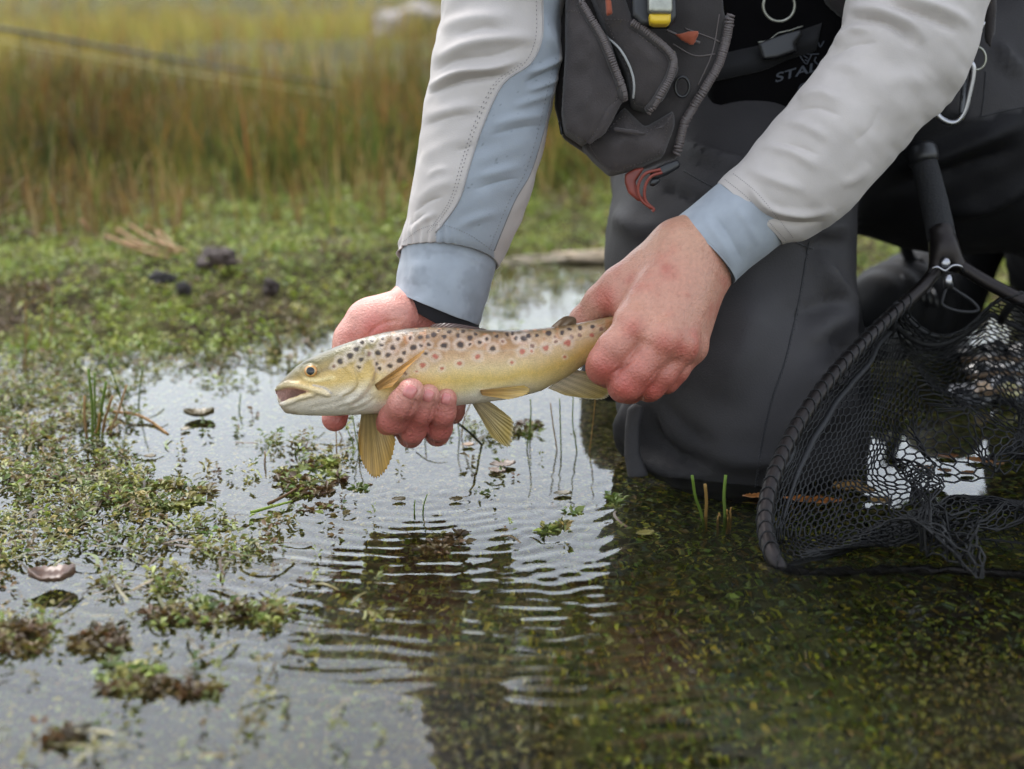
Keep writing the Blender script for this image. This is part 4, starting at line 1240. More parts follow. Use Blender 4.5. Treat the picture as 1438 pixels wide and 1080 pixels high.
V = apply_folds(V, N, [([(1196, 26), (1236, 30), (1266, 46), (1282, 66)], 8, -.0060), ([(1192, 12), (1240, 16), (1280, 34), (1300, 60)], 9, .0055), ([(1245, 6), (1300, 22), (1346, 46)], 8, -.0052), ([(1250, -8), (1310, 8), (1362, 32)], 9, .0050), ([(1170, 62), (1196, 44), (1222, 40)], 7, .004), ([(1166, 80), (1194, 62), (1230, 60)], 7, -.0035),
    ([(1120, 136), (1150, 130), (1180, 140)], 8, .0028), ([(1110, 156), (1145, 150), (1180, 162)], 7, -.0026), ([(1096, 170), (1130, 176), (1164, 196)], 8, .0024), ([(1070, 206), (1110, 212), (1150, 236)], 8, .0026), ([(1086, 200), (1120, 206), (1150, 218)], 6, -.0022),
    ([(1046, 236), (1080, 250), (1130, 268)], 8, .0022), ([(1052, 262), (1078, 292), (1120, 302), (1166, 298)], 6, .0036), ([(1050, 276), (1074, 304), (1120, 316), (1160, 312)], 6, -.0036), ([(1200, 200), (1224, 180), (1236, 150)], 14, -.002), ([(1240, 120), (1270, 110), (1300, 120)], 14, .0025), ([(1150, 100), (1180, 92), (1215, 100)], 9, .002), ([(1180, 260), (1206, 248), (1220, 230)], 8, .0018)])
C = np.tile(C_GREY, (len(V), 1)) * (1 + 0.03 * vnoise(V, 30, 29)[:, None])
px, py = pxy(V)
V, Q = rim(V, Q, 230, 0, 0.03, 4)
C = np.vstack([C, np.tile(C_GREY, (460, 1))])
sleeve2 = mk('sleeve', V, Q, M_SHIRT, person, col=C, cam_space=True)
sleeve2['label'] = 'plain pale grey sleeve'
bv = bvh_of(sleeve2)
stitches(sleeve2, [(1018, 252), (1050, 278), (1080, 312), (1104, 338)], 40, 0.00022, M_STITCH, bv)
stitches(sleeve2, [(1030, 244), (1062, 270), (1092, 306), (1114, 334)], 40, 0.00022, M_STITCH, bv)
CU2 = [(944, 311, 1028, 398, .972, .0275), (949, 307, 1033, 392, .973, .0280), (972, 288, 1056, 372, .977, .0290), (1000, 265, 1084, 350, .981, .0295), (1022, 247, 1106, 334, .985, .0295), (1044, 226, 1128, 312, .988, .029)]
V, Q, N = loft(CU2, 90, 160)
px, py = pxy(V)
V = V + N * (0.0006 * vnoise(V, 60, 34))[:, None]
V = apply_folds(V, N, [([(1000, 300), (1024, 330), (1042, 366)], 7, -.0018), ([(985, 300), (1010, 335), (1030, 376)], 7, .0014), ([(1030, 285), (1052, 318), (1066, 346)], 6, .0012)])
V, Q = rim(V, Q, 160, 0, 0.05, 6)
cuff = mk('cuff', V, Q, M_CUFF, sleeve2, col=np.tile(C_BLUE * 1.05, (len(V), 1)), cam_space=True); cuff['label'] = 'blue grey cuff'
V, Q, N = loft([(942, 318, 1024, 402, .970, .026), (952, 308, 1034, 392, .973, .026), (975, 290, 1056, 372, .977, .027)], 24, 90)
V, Q = rim(V, Q, 90, 0, 0.07, 2)
mk('inner_cuff', V, Q, M_BLACK, sleeve2, cam_space=True)

# ---- jacket over the trunk, above the picture
lo, hi = box_of([wc(-.2, .9, .4), wc(.6, 1.5, .95), wc(-.2, .9, .95), wc(.6, 1.5, .4)], .03)
jf = Field(lo, hi, 0.008)
jf.cap(wc(*SH_L), wc(*SH_R), .085, .085, .03)
for x_ in (.10, .19, .28): jf.cap(wc(x_, 1.17, .68), wc(x_ * .8 + .04, 1.27, .50), .12, .12, .05)
jf.cap(wc(*SH_L), wc(-.01, 1.115, .60), .08, .07, .03); jf.cap(wc(*SH_R), wc(.35, 1.115, .60), .08, .078, .03)
jf.cap(wc(.19, 1.10, .74), wc(.19, 1.075, .79), .07, .066, .02)
V, Q = jf.mesh(2); N = vert_normals(V, Q)
V = V + N * (.004 * vnoise(V, 14, 3) + .002 * vnoise(V, 30, 4))[:, None]
mk('jacket', V, Q, M_SHIRT, person, col=np.tile(C_GREY, (len(V), 1)), cam_space=True)
# cap
cf = Field(*box_of([HC_ for HC_ in (hp(-.13, -.2, -.02), hp(.13, .15, .16), hp(0, -.2, .16), hp(0, .15, -.02))], .03), 0.005)
cf.ell(hp(0, .012, .048), A([.084, .104, .088]), None, .01)
cf.cap(hp(-.03, -.07, .052), hp(-.028, -.15, .030), .018, .012, .02); cf.cap(hp(.03, -.07, .052), hp(.028, -.15, .030), .018, .012, .02)
cf.ell(hp(0, .0, -.075), A([.12, .14, .10]), None, .004, True)
V, Q = cf.mesh(2)
M_VEST = cloth('vest_cloth', lin(50, 46, 45), 0.85, 900, .0002, .22, 30)
mk('cap', V, Q, M_VEST, person, cam_space=True)

# ---- waders
M_WADER = cloth('wader_cloth', (.5, .5, .5), 0.68, 900, .00035, .16, 18, sheen=.0, spec=.22, use_col=True)
M_DARK = cloth('wader_seam', lin(30, 30, 33), 0.7)
lo, hi = box_of([wc(-.12, .92, -.16), wc(.82, 1.62, .62), wc(-.12, .92, .62), wc(.82, 1.62, -.16)], .02)
wf = Field(lo, hi, 0.0052)
KN = A([.178, 1.042, .012])
wf.cap(cm(1030, 120, 1.225), cm(1024, 350, 1.095), .105, .092, .02)
wf.cap(cm(1024, 350, 1.095), cm(1038, 500, 1.062), .092, .0885, .02)
wf.cap(cm(1038, 500, 1.062), wc(*KN), .0885, .084, .03)
wf.cap(wc(*KN), wc(.19, 1.075, -.05), .084, .055, .03)
wf.cap(wc(.185, 1.06, -.03), wc(.27, 1.42, .01), .080, .052, .03)                 # shin going back
# other leg: thigh to the right, shin back
wf.cap(cm(1130, 110, 1.23), cm(1330, 165, 1.215), .112, .104, .04)
wf.cap(cm(1330, 165, 1.215), cm(1560, 225, 1.20), .104, .092, .04)
wf.cap(cm(1560, 225, 1.20), cm(1500, 440, 1.45), .085, .055, .03)
wf.cap(cm(1400, 90, 1.25), wc(.46, 1.27, .60), .10, .11, .04)
wf.cap(cm(868, 480, 1.21), to_cam(to_world(cm(862, 480, 1.21)) * A([1, 1, 0]) + A([0, 0, .0])), .036, .032, .02)                   # the second knee, just behind
# hips and bib
wf.cap(wc(.12, 1.29, .42), wc(.32, 1.30, .42), .135, .135, .05)
wf.cap(wc(.17, 1.27, .40), wc(.18, 1.24, .56), .125, .125, .05); wf.cap(wc(.27, 1.27, .40), wc(.26, 1.24, .56), .125, .125, .05)
V, Q = wf.mesh(2); N = vert_normals(V, Q)
V = V + N * (0.004 * vnoise(V, 15, 51) + 0.0022 * vnoise(V * A([1, .6, 1]), 36, 52) + .0008 * vnoise(V, 80, 53))[:, None]
WFOLD = [([(895, 575), (900, 620), (930, 655), (985, 668)], 9, .006), ([(912, 570), (920, 612), (950, 642), (1000, 656)], 8, -.006), ([(884, 560), (886, 610), (890, 655)], 7, .006), ([(1130, 330), (1160, 320), (1190, 322)], 9, .005), ([(1120, 352), (1160, 342), (1195, 346)], 8, -.004),
    ([(1100, 440), (1150, 430), (1200, 410)], 18, -.004), ([(1130, 480), (1170, 450), (1205, 440)], 14, .004), ([(1110, 600), (1150, 580), (1200, 560)], 14, .003), ([(1120, 640), (1160, 618), (1196, 606)], 12, -.004), ([(870, 380), (900, 440), (910, 500)], 16, .003),
    ([(960, 200), (1020, 230), (1100, 240)], 10, .005), ([(900, 250), (980, 280), (1060, 286)], 12, -.004), ([(1060, 400), (1050, 480), (1010, 560)], 30, .004), ([(930, 560), (960, 600), (1010, 630)], 14, -.0035), ([(1000, 640), (1060, 650), (1120, 640)], 12, .003), ([(1150, 360), (1170, 400), (1204, 428)], 12, .005), ([(1164, 470), (1186, 490), (1206, 500)], 10, -.004), ([(1140, 540), (1170, 530), (1200, 530)], 9, .0035), ([(860, 300), (900, 320), (950, 325)], 14, .004), ([(1060, 250), (1100, 290), (1140, 310)], 10, -.004),
    ([(1260, 240), (1340, 210), (1438, 170)], 12, .006), ([(1240, 270), (1340, 240), (1438, 205)], 10, -.005), ([(1330, 300), (1400, 280), (1460, 240)], 10, .005), ([(1400, 60), (1420, 90), (1440, 100)], 8, .004)]
V = apply_folds(V, N, [(l_, w_, a_ * 2.1) for l_, w_, a_ in WFOLD])
px, py = pxy(V)
thigh_shade = (px > 1206) & (py > np.interp(px, [1206, 1376, 1460], [120, 166, 146]))
thigh_shade = sstep(0, 1, thigh_shade.astype(float))[:, None]
CW = A(lin(55, 53, 54)) * (1 - thigh_shade) + thigh_shade * A(lin(18, 17, 19))            # shade under the overhang, painted into the cloth of seat and thigh
zw = to_world(V)[:, 2] + .012 * vnoise(V, 30, 57)
wetb = sstep(.05, .015, zw)[:, None]
CW = CW * (1 - .5 * wetb) * (1 + .10 * vnoise(V, 26, 58)[:, None])       # soaked cloth near the water
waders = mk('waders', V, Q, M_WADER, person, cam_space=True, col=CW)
bw = bvh_of(waders)
for pts in ([(1142, 318), (1134, 350), (1122, 420), (1104, 500), (1084, 560), (1070, 620), (1060, 688)], [(1142, 350), (1110, 338), (1080, 330)], [(960, 240), (1000, 262), (1040, 276)], [(1384, 100), (1382, 130), (1378, 162)], [(1376, 164), (1410, 156), (1450, 148)]):
    seam(waders, pts, 60, 0.0005, M_DARK, 'seam', 0.0001, bw)
stitches(waders, [(1136, 350), (1124, 420), (1106, 500), (1086, 560), (1072, 620), (1063, 684)], 60, 0.00025, M_DARK, bw)
# folded edge of cloth beside the knee
# ================================================================== vest, boots, tools
def puff(poly, Y, thick, rnd=0.006, h=0.0022, bulge=0.0, tilt=0.0, smooth=2, seed=0, rough=0.0022, tiltx=0.0):
    """a padded cloth shape: outline (bearing points), centre distance Y, half thickness; returns V, Q in the camera frame"""
    P3 = A([cm(a, b, Y) for a, b in poly]); P2 = P3[:, :2]; z0 = P3[:, 2].mean(); c2 = P2.mean(0)
    lo = A([P2[:, 0].min(), P2[:, 1].min(), z0 - thick - bulge]) - 0.012; hi = A([P2[:, 0].max(), P2[:, 1].max(), z0 + thick + bulge]) + 0.012
    lo[2] -= abs(tilt) * .12 + abs(tiltx) * .12; hi[2] += abs(tilt) * .12 + abs(tiltx) * .12
    fd = Field(lo, hi, h)
    ax = [lo[k] + h * np.arange(fd.n[k]) for k in range(2)]
    gx, gy = np.meshgrid(*ax, indexing='ij')
    d, _ = poly_dist(gx, gy, np.vstack([P2, P2[:1]]))
    d = np.where(inside_poly(gx, gy, P2), -d, d)
    zz = lo[2] + h * np.arange(fd.n[2])
    mid = z0 + tilt * (gy - c2[1]) + tiltx * (gx - c2[0])
    q = np.stack([gx, gy, 0 * gx], -1)
    t = thick + bulge * sstep(0, 0.025, -d) + rough * vnoise(q, 45, seed) + rough * .6 * vnoise(q, 110, seed + 1)
    a = (d + rnd)[..., None]; b = np.abs(zz[None, None] - mid[..., None]) - t[..., None] + rnd
    fd.F = (np.minimum(np.maximum(a, b), 0) + np.hypot(np.maximum(a, 0), np.maximum(b, 0)) - rnd).astype(np.float32)
    return fd.mesh(smooth)

M_VEST2 = cloth('vest_pocket_cloth', lin(56, 51, 50), 0.9, 900, .0005, .42, 34)
M_ZIP = material('zip_teeth', lin(84, 76, 74), 0.45, 0.1, 200)
M_TAPE = cloth('zip_tape', lin(58, 54, 53), 0.8)
M_ORANGE = cloth('rust_zip', lin(140, 70, 46), 0.7, var=.2)
M_RED = material('rust_rubber', lin(120, 52, 40), 0.5, 0.2, 90, bump=.0002, bscale=400)
M_YELLOW = material('yellow_plastic', lin(206, 172, 40), 0.4, 0.1, 80)
M_PLAST = material('black_plastic', lin(26, 26, 28), 0.38, 0.1, 90)
M_STEEL = material('steel', lin(150, 150, 154), 0.3, 0.06, 200, metal=1.0, rvar=.06)
M_DULL = material('dull_metal', lin(150, 150, 140), 0.42, 0.25, 160, metal=.8)
M_RUBBER = material('boot_rubber', lin(15, 15, 17), 0.7, 0.15, 60, bump=.0004, bscale=160, spec=.2)

def pocket(parent, name, poly, Y, thick, mat=None, **k):
    V, Q = puff(poly, Y, thick, **k)
    return mk(name, V, Q, mat or M_VEST2, parent, cam_space=True)

mk('gaiter_fold', *puff([(882, 574), (892, 566), (905, 572), (899, 600), (898, 636), (910, 668), (882, 676), (876, 640), (878, 600)], .982, .005, h=.0016, rnd=.004, rough=.0016, seed=31), M_WADER, waders, cam_space=True)
_o = bpy.data.objects['gaiter_fold']; _a = _o.data.color_attributes.new('Col', 'FLOAT_COLOR', 'POINT'); _a.data.foreach_set('color', np.tile(A([*lin(54, 52, 53), 1.0]), len(_o.data.vertices)).astype(np.float32))
FRONT = [(788, -60), (786, 60), (778, 150), (790, 196), (826, 222), (856, 246), (905, 240), (938, 226), (950, 226), (966, 172), (998, 124), (1018, 76), (1024, 28), (1018, 14), (1016, -60)]
vV, vQ = puff(FRONT, 1.0250, .009, tilt=.10, h=.003, bulge=.004, seed=1, rough=.0025)
vest = mk('vest', vV, vQ, M_VEST, person, cam_space=True)
vest['label'] = 'dark grey pocketed fishing vest'
mk('vest_panel', *puff([(1150, -60), (1158, 2), (1180, 26), (1210, 40), (1290, 60), (1290, -60)], 1.09, .008, h=.004), M_VEST, vest, cam_space=True)
mk('vest_panel', *puff([(1386, -60), (1380, 30), (1376, 58), (1386, 74), (1398, 40), (1404, -60)], 1.10, .006, h=.003), M_VEST2, vest, cam_space=True)
# wide pouch on the left, its flap, second pouch, lower pocket
p1 = pocket(vest, 'pocket', [(796, -40), (794, 72), (788, 161), (792, 190), (818, 208), (836, 196), (872, 142), (874, 124), (856, 58), (818, 6), (806, -40)], 1.0050, .016, bulge=.008, seed=5)
p2 = pocket(vest, 'pocket', [(824, -30), (850, 46), (880, 110), (886, 152), (908, 160), (932, 140), (950, 104), (948, 78), (900, 44), (884, 20), (870, -30)], 1.0070, .015, bulge=.008, seed=7, tilt=.1)
p3 = pocket(vest, 'pocket', [(816, 206), (846, 184), (876, 152), (905, 180), (946, 156), (946, 180), (930, 222), (894, 238), (856, 248), (832, 226)], 1.0080, .015, bulge=.008, seed=9)
p3['label'] = 'lower open topped pocket'
hem = pocket(p3, 'pocket_hem', [(858, 174), (902, 182), (930, 172), (946, 152), (950, 162), (934, 184), (904, 196), (858, 188)], 0.9870, .003, h=.0016, seed=11)
fl = pocket(p1, 'pocket_flap', [(816, 204), (842, 150), (868, 128), (878, 138), (850, 190), (828, 210)], 0.9850, .004, h=.0018, seed=12)
pocket(p1, 'pull_tab', [(782, 168), (790, 168), (794, 192), (786, 194)], 1.0000, .003, M_PLAST, h=.0012)
def outline(pk, poly, k=.90):
    c_ = A(poly, float).mean(0); bq = bvh_of(pk)
    pts_ = c_ + (A(poly, float) - c_) * k
    stitches(pk, [tuple(q) for q in pts_] + [tuple(pts_[0])], 70, .00028, M_ZIP, bq)
outline(p1, [(790, 4), (789, 72), (787, 161), (794, 188), (818, 204), (836, 194), (870, 142), (872, 124), (854, 58), (818, 10)])
outline(p3, [(822, 206), (846, 186), (876, 160), (905, 186), (942, 162), (942, 180), (928, 218), (894, 234), (856, 244), (834, 224)])
outline(p2, [(846, 20), (862, 60), (884, 110), (890, 150), (908, 156), (930, 138), (946, 104), (944, 80), (900, 48), (882, 24)])
bv1, bv2, bvv = bvh_of(p1), bvh_of(p2), bvh_of(vest)

def zipper(parent, bv, pts, n, pitch_r=.0011, tape=.0028, chunky=False):
    P_ = line_on(bv, pts, 70, .0008)
    if len(P_) < 4: return
    v, f = tube(P_, tape, 8); tp = mk('zip_tape', v, f, M_TAPE, parent)
    P_ = line_on(bv, pts, n, .0032 if not chunky else .0036)
    T = np.gradient(P_, axis=0); T /= np.linalg.norm(T, axis=1, keepdims=True) + 1e-9
    parts = []
    for i in range(len(P_)):
        S = np.cross(T[i], to_world(A([0, 0, 1.0])) - to_world(A([0, 0, 0.0]))); S /= np.linalg.norm(S) + 1e-9
        w = .0022 if not chunky else .0030
        parts.append(tube([P_[i] - S * w, P_[i], P_[i] + S * w], [pitch_r * .7, pitch_r, pitch_r * .7], 6))
    v, f = merge(parts)
    o = mk('zip_teeth', v, f, M_ZIP, parent); o['kind'] = 'stuff'
zipper(p1, bv1, [(812, 4), (834, 38), (852, 74), (868, 116), (872, 138)], 60)
zipper(p2, bv2, [(886, 34), (918, 58), (940, 78), (942, 98), (926, 130), (910, 152)], 60)
zipper(vest, bvv, [(1020, 26), (1014, 60), (1004, 92), (988, 122), (968, 154), (956, 178), (948, 212)], 66, .0014, .0022, True)
zipper(vest, bvh_of(bpy.data.objects['vest_panel']), [(1154, 4), (1166, 14), (1178, 24), (1190, 34)], 10, .0014, .0022, True)
M_WHITE = cloth('reflective_piping', lin(150, 150, 148), 0.5)
seam(p2, [(852, 50), (872, 70), (886, 96), (891, 118), (890, 138)], 40, .0009, M_WHITE, 'piping', .0006, bv2)
seam(vest, [(936, 44), (960, 56), (978, 60)], 20, .0011, M_ZIP, 'zip_teeth', .006, bvv)
pocket(vest, 'rust_zip_flap', [(930, 44), (944, 40), (984, 42), (980, 56), (974, 70), (956, 62)], 1.0080, .003, M_ORANGE, h=.0014, tilt=.1)
pocket(vest, 'rust_strap', [(846, -30), (858, -30), (862, 22), (850, 26)], 0.9850, .003, M_ORANGE, h=.0014)
for pts in ([(1010, 20), (1000, 74), (980, 120)], [(962, 40), (1000, 54), (1012, 60)], [(945, 62), (975, 78), (1004, 76)]):
    seam(vest, pts, 30, .0005, M_ZIP, 'seam', .0002, bvv)
# ring of cord on the front
a = np.linspace(0, 2 * math.pi, 40, endpoint=False)
v, f = tube(A([W(958 + 10 * math.cos(t), 122 + 14 * math.sin(t), 1.0050) for t in a]), .0011, 8, True)
mk('cord_ring', v, f, M_PLAST, vest)
# hanging line trimmer with a yellow tip
tool = empty('line_trimmer', W(926, 10, 0.9850), 'grey line trimmer with a bright yellow tip hanging on the vest', 'tool')
mk('housing', *puff([(886, -40), (886, 26), (898, 42), (938, 42), (950, 28), (950, -40)], 0.9990, .006, h=.0016, rnd=.004, rough=.0003), M_PLAST, tool, cam_space=True)
mk('handle', *puff([(910, -40), (909, 18), (914, 23), (940, 23), (944, 17), (944, -40)], 0.9850, .005, h=.0013, rnd=.003, rough=.0002), M_DULL, tool, cam_space=True)
mk('tip', *puff([(911, 20), (912, 34), (918, 37), (936, 37), (941, 33), (942, 19)], 0.9850, .0062, h=.0011, rnd=.003, rough=.0002), M_YELLOW, tool, cam_space=True)
# strap end with buckle and rust coloured cord
buckle = empty('strap_buckle', W(930, 240, 0.9950), 'black plastic buckle with rust red cord loops under the vest', 'buckle')
mk('buckle_body', *puff([(914, 240), (934, 230), (952, 224), (956, 234), (940, 244), (918, 254), (912, 250)], 0.9930, .0045, h=.0013, rnd=.002, rough=.0004), M_PLAST, buckle, cam_space=True)
mk('buckle_tongue', *puff([(914, 252), (924, 250), (928, 254), (918, 262), (911, 260)], 0.9890, .003, h=.001, rnd=.0015, rough=.0002), M_PLAST, buckle, cam_space=True)
mk('rubber_tab', *puff([(878, 244), (892, 236), (906, 234), (900, 244), (892, 256), (898, 274), (906, 282), (896, 284), (882, 272), (877, 256)], 0.9950, .003, h=.0012, rnd=.002, rough=.0004), M_RED, buckle, cam_space=True)
for pts in ([(928, 238), (906, 244), (896, 262), (900, 280), (914, 292)], [(930, 242), (914, 248), (906, 262), (906, 280), (916, 293)], [(914, 290), (918, 294), (916, 297)]):
    v, f = tube(catmull(A([W(x, y, 0.9870) for x, y in pts]), 24), .0011, 8); mk('cord', v, f, M_RED, buckle)
mk('vest_panel', *puff([(790, -52), (1014, -52), (1004, -330), (800, -330)], 1.045, .010, h=.005, seed=3), M_VEST, vest, cam_space=True)
mk('vest_panel', *puff([(1150, -52), (1288, -52), (1284, -330), (1166, -330)], 1.085, .010, h=.005, seed=4), M_VEST, vest, cam_space=True)
# belt, buckle, lettering and badge on the bib
bib = mk('bib', *puff([(1000, -80), (1010, 60), (990, 130), (1000, 168), (1060, 172), (1140, 160), (1230, 120), (1260, -80)], 1.094, .010, h=.004, tilt=.05, rough=.002, seed=20), cloth('bib_cloth', lin(10, 9, 10), .95, spec=.1, sheen=0), waders, cam_space=True)
bb = bvh_of(bib)
M_BELT = cloth('belt_web', lin(22, 22, 24), .7)
pb = line_on(bb, [(1002, 96), (1040, 88), (1076, 80), (1110, 66), (1150, 52)], 40, .002)
Vb, fb = [], []
for i, q in enumerate(pb):
    up = to_world(A([0.2, 1, 0])) - to_world(A([0, 0, 0.]))
    Vb += [q - up * .010, q + up * .010]
fb = [[2 * i, 2 * i + 2, 2 * i + 3, 2 * i + 1] for i in range(len(pb) - 1)]
be = mk('belt', Vb, fb, M_BELT, waders)
so_ = be.modifiers.new('thick', 'SOLIDIFY'); so_.thickness = .002
mk('belt_buckle', *puff([(1064, 62), (1082, 54), (1104, 46), (1126, 40), (1128, 48), (1116, 62), (1118, 74), (1090, 84), (1070, 86)], 1.076, .0035, h=.0013, rnd=.002, rough=.0004), M_PLAST, waders, cam_space=True)
seam(bib, [(1063, 61), (1078, 58), (1092, 48), (1112, 43), (1126, 38)], 24, .0006, M_DULL, 'trim', .0035, bb)
M_PRINT = material('bib_print', lin(58, 62, 70), 0.6, 0.1, 100)
def lettering(text, px_, py_, size_px, Y, roll, mat, parent, name='lettering', shear=.25, extr=.0003, bvh=None, wide=1.25):
    cu = bpy.data.curves.new('txt', 'FONT'); cu.body = text; cu.size = 1.0; cu.align_x = 'LEFT'; cu.shear = shear; cu.extrude = 0.02; cu.offset = .012
    ob = bpy.data.objects.new('txt', cu); COL.objects.link(ob)
    me = bpy.data.meshes.new_from_object(ob.evaluated_get(bpy.context.evaluated_depsgraph_get()))
    bpy.data.objects.remove(ob)
    n = len(me.vertices); v = np.empty(n * 3); me.vertices.foreach_get('co', v); v = v.reshape(-1, 3)
    cr_, sr_ = math.cos(roll), math.sin(roll)
    x = v[:, 0] * size_px * 1.38 * wide; y = v[:, 1] * size_px * 1.38
    X = px_ + x * cr_ + y * sr_; Yp = py_ + x * sr_ - y * cr_
    out = []
    for k in range(n):
        h = hit(bvh, X[k], Yp[k], .0004 + (extr if v[k, 2] > 0 else 0)) if bvh else None
        out.append(h[0] if h is not None else W(X[k], Yp[k], Y - (extr if v[k, 2] > 0 else 0)))
    o = mk(name, out, [list(p.vertices) for p in me.polygons], mat, parent, smooth=False)
    return o
lettering('STALKER', 1088, 116, 12.5, 1.1, -.27, M_PRINT, bib, bvh=bb, wide=1.62)
lettering('C', 1120, 129, 10, 1.1, -.25, M_PRINT, bib, bvh=bb, wide=1.5)
for pts in ([(1120, 70), (1124, 80), (1132, 90), (1136, 84), (1140, 76)], [(1122, 72), (1134, 76), (1150, 76)], [(1128, 78), (1134, 82)], [(1130, 84), (1134, 86)], [(1146, 80), (1144, 86), (1150, 92)], [(1149, 60), (1152, 66), (1157, 58)]):
    seam(bib, pts, 14, .0005, M_PRINT, 'badge_line', .0003, bb)
a = np.linspace(0, 2 * math.pi, 48, endpoint=False)
v, f = tube(A([W(1094 + 22 * math.cos(t), 8 + 22 * math.sin(t), 1.075) for t in a]), .0011, 8, True)
tag(mk('key_ring', v, f, M_DULL, None), 'thin round metal ring on the dark chest between the sleeves', 'ring')

# ---- boots
def boot(name, heel, toe, ankle, label):
    heel, toe, ankle = (A(q, float) for q in (heel, toe, ankle))
    hc, tcn_, ac = to_cam(heel), to_cam(toe), to_cam(ankle)
    lo, hi = box_of([hc, tcn_, ac], .09)
    b = Field(lo, hi, .003)
    mid = (hc + tcn_) / 2
    b.cap(hc, mid, .040, .042, .02); b.cap(mid, tcn_, .043, .036, .02)
    b.cap(hc * .8 + mid * .2, ac, .042, .045, .02)
    V, Q = b.mesh(2); N = vert_normals(V, Q)
    ax = (tcn_ - hc) / np.linalg.norm(tcn_ - hc)
    s = (V - hc) @ ax
    V = V + N * (.0016 * np.sin(s * 260) * sstep(.03, .06, s) * sstep(.17, .12, s) + .0016 * vnoise(V, 40, 3))[:, None]
    bt = mk(name, V, Q, M_RUBBER, person, cam_space=True); bt['label'] = label
    dn = to_cam(A([0, 0, -1.0])) - to_cam(A([0, 0, 0.]))
    sl = Field(lo, hi + 0.0, .003)
    sl.cap(hc + dn * .036, mid + dn * .036, .032, .030, .01); sl.cap(mid + dn * .036, tcn_ + dn * .034, .031, .032, .01)
    V, Q = sl.mesh(1)
    mk('sole', V, Q, M_PLAST, bt, cam_space=True)
    return bt
bt = boot('boot', W(1318, 420, 1.40), W(1246, 424, 1.33), W(1350, 340, 1.42), 'black rubber wading boot behind the knee')
a = np.linspace(-.5, 3.6, 26)
v, f = tube(A([W(1288 - 16 * math.sin(t), 342 + 26 * math.cos(t), 1.345) for t in a]), np.interp(np.arange(26), [0, 13, 25], [.004, .0065, .004]), 10)
mk('pull_loop', v, f, M_RUBBER, bt)
for k in range(6):
    v, f = tube(catmull(A([W(1262 + 9 * k, 382 + 5 * k - 3, 1.322), W(1268 + 9 * k, 396 + 4 * k, 1.308), W(1270 + 9 * k, 416 + 3 * k, 1.306)]), 8), .0022, 6)
    mk('lace', v, f, M_PLAST, bt)
boot('boot', W(1540, 480, 1.40), W(1480, 500, 1.33), W(1530, 420, 1.42), 'black wading boot of the far leg behind the net')

# ---- carabiner on the hip
car = empty('carabiner', W(1340, 140, 1.05), 'silver pear shaped carabiner hanging below the right sleeve', 'carabiner')
loop = catmull(A([(1352, 84), (1364, 90), (1366, 104), (1361, 130), (1354, 156), (1344, 170), (1332, 172), (1318, 164), (1313, 152), (1318, 146)]), 60)
v, f = tube(A([W(x, y, 1.045) for x, y in loop]), .0024, 10); mk('hook', v, f, M_STEEL, car)
loop = catmull(A([(1318, 147), (1330, 120), (1344, 94), (1353, 84)]), 20)
v, f = tube(A([W(x, y, 1.045) for x, y in loop]), .0018, 8); mk('gate', v, f, M_PLAST, car)
mk('plate', *puff([(1354, 102), (1361, 104), (1354, 146), (1349, 162), (1345, 160)], 1.0445, .0016, h=.0008, rnd=.0006, rough=0), material('grey_enamel', lin(70, 72, 76), .5), car, cam_space=True)
lettering('NOT LOAD BEARING', 1356.2, 104, 3.0, 1.0422, math.radians(101), M_BLACK, car, shear=0, wide=1.3, extr=.0002)
v, f = tube(A([W(1371 + 13 * math.cos(t), 82 + 16 * math.sin(t), 1.055) for t in np.linspace(0, 2 * math.pi, 36, endpoint=False)]), .0010, 8, True); mk('split_ring', v, f, M_DULL, car)
v, f = tube(catmull(A([W(1372, 68, 1.05), W(1374, 56, 1.05), W(1375, 44, 1.05)]), 10), .0012, 8); mk('cord', v, f, M_PLAST, car)
v, f = tube(A([W(1375, 46, 1.05), W(1378, 36, 1.05), W(1380, 30, 1.05)]), .0022, 10); mk('ferrule', v, f, M_STEEL, car)
# ================================================================== landing net
M_ANOD = material('brown_anodised_tube', lin(42, 38, 37), 0.42, 0.12, 120, metal=0.75, rvar=.08)
M_FOAM = material('foam_grip', lin(34, 34, 36), 0.9, 0.3, 900, bump=.0009, bscale=700)
M_THREAD = material('rubber_mesh', lin(13, 13, 14), 0.5, 0.12, 90, spec=.3)
M_CORD = material('black_cord', lin(24, 24, 26), 0.7, .2, 200, bump=.0004, bscale=500)
net = empty('landing_net', W(1325, 360, 1.05), 'black landing net with teardrop hoop leaning in the water by the knee', 'landing net')
HOOPP = [(1317, 374, 1.045), (1300, 398, 1.034), (1262, 434, 1.012), (1222, 472, .985), (1180, 516, .953), (1142, 564, .926), (1110, 616, .900), (1087, 668, .873), (1075, 716, .850), (1076, 752, .832), (1090, 790, .811)]
Hp = [W(*p) for p in HOOPP] + [ground_pt(1118, 822, -.016), ground_pt(1165, 846, -.034), ground_pt(1240, 862, -.050), ground_pt(1330, 872, -.058), ground_pt(1430, 872, -.052), ground_pt(1530, 850, -.030)] + \
     [W(*p) for p in [(1600, 760, .83), (1632, 690, .88), (1625, 610, .93), (1580, 530, .98), (1510, 465, 1.0), (1438, 424, 1.025), (1385, 396, 1.037), (1342, 370, 1.045)]]
HC_ = catmull(A(Hp), 260)
v, f = tube(HC_, .0050, 14); mk('hoop', v, f, M_ANOD, net)
v, f = tube(catmull(A([W(1293, 208, 1.0930), W(1298, 230, 1.0870), W(1312, 285, 1.0690), W(1323, 338, 1.0530)]), 30), np.interp(np.arange(30), [0, 29], [.0096, .0106]), 24); mk('grip', v, f, M_FOAM, net)
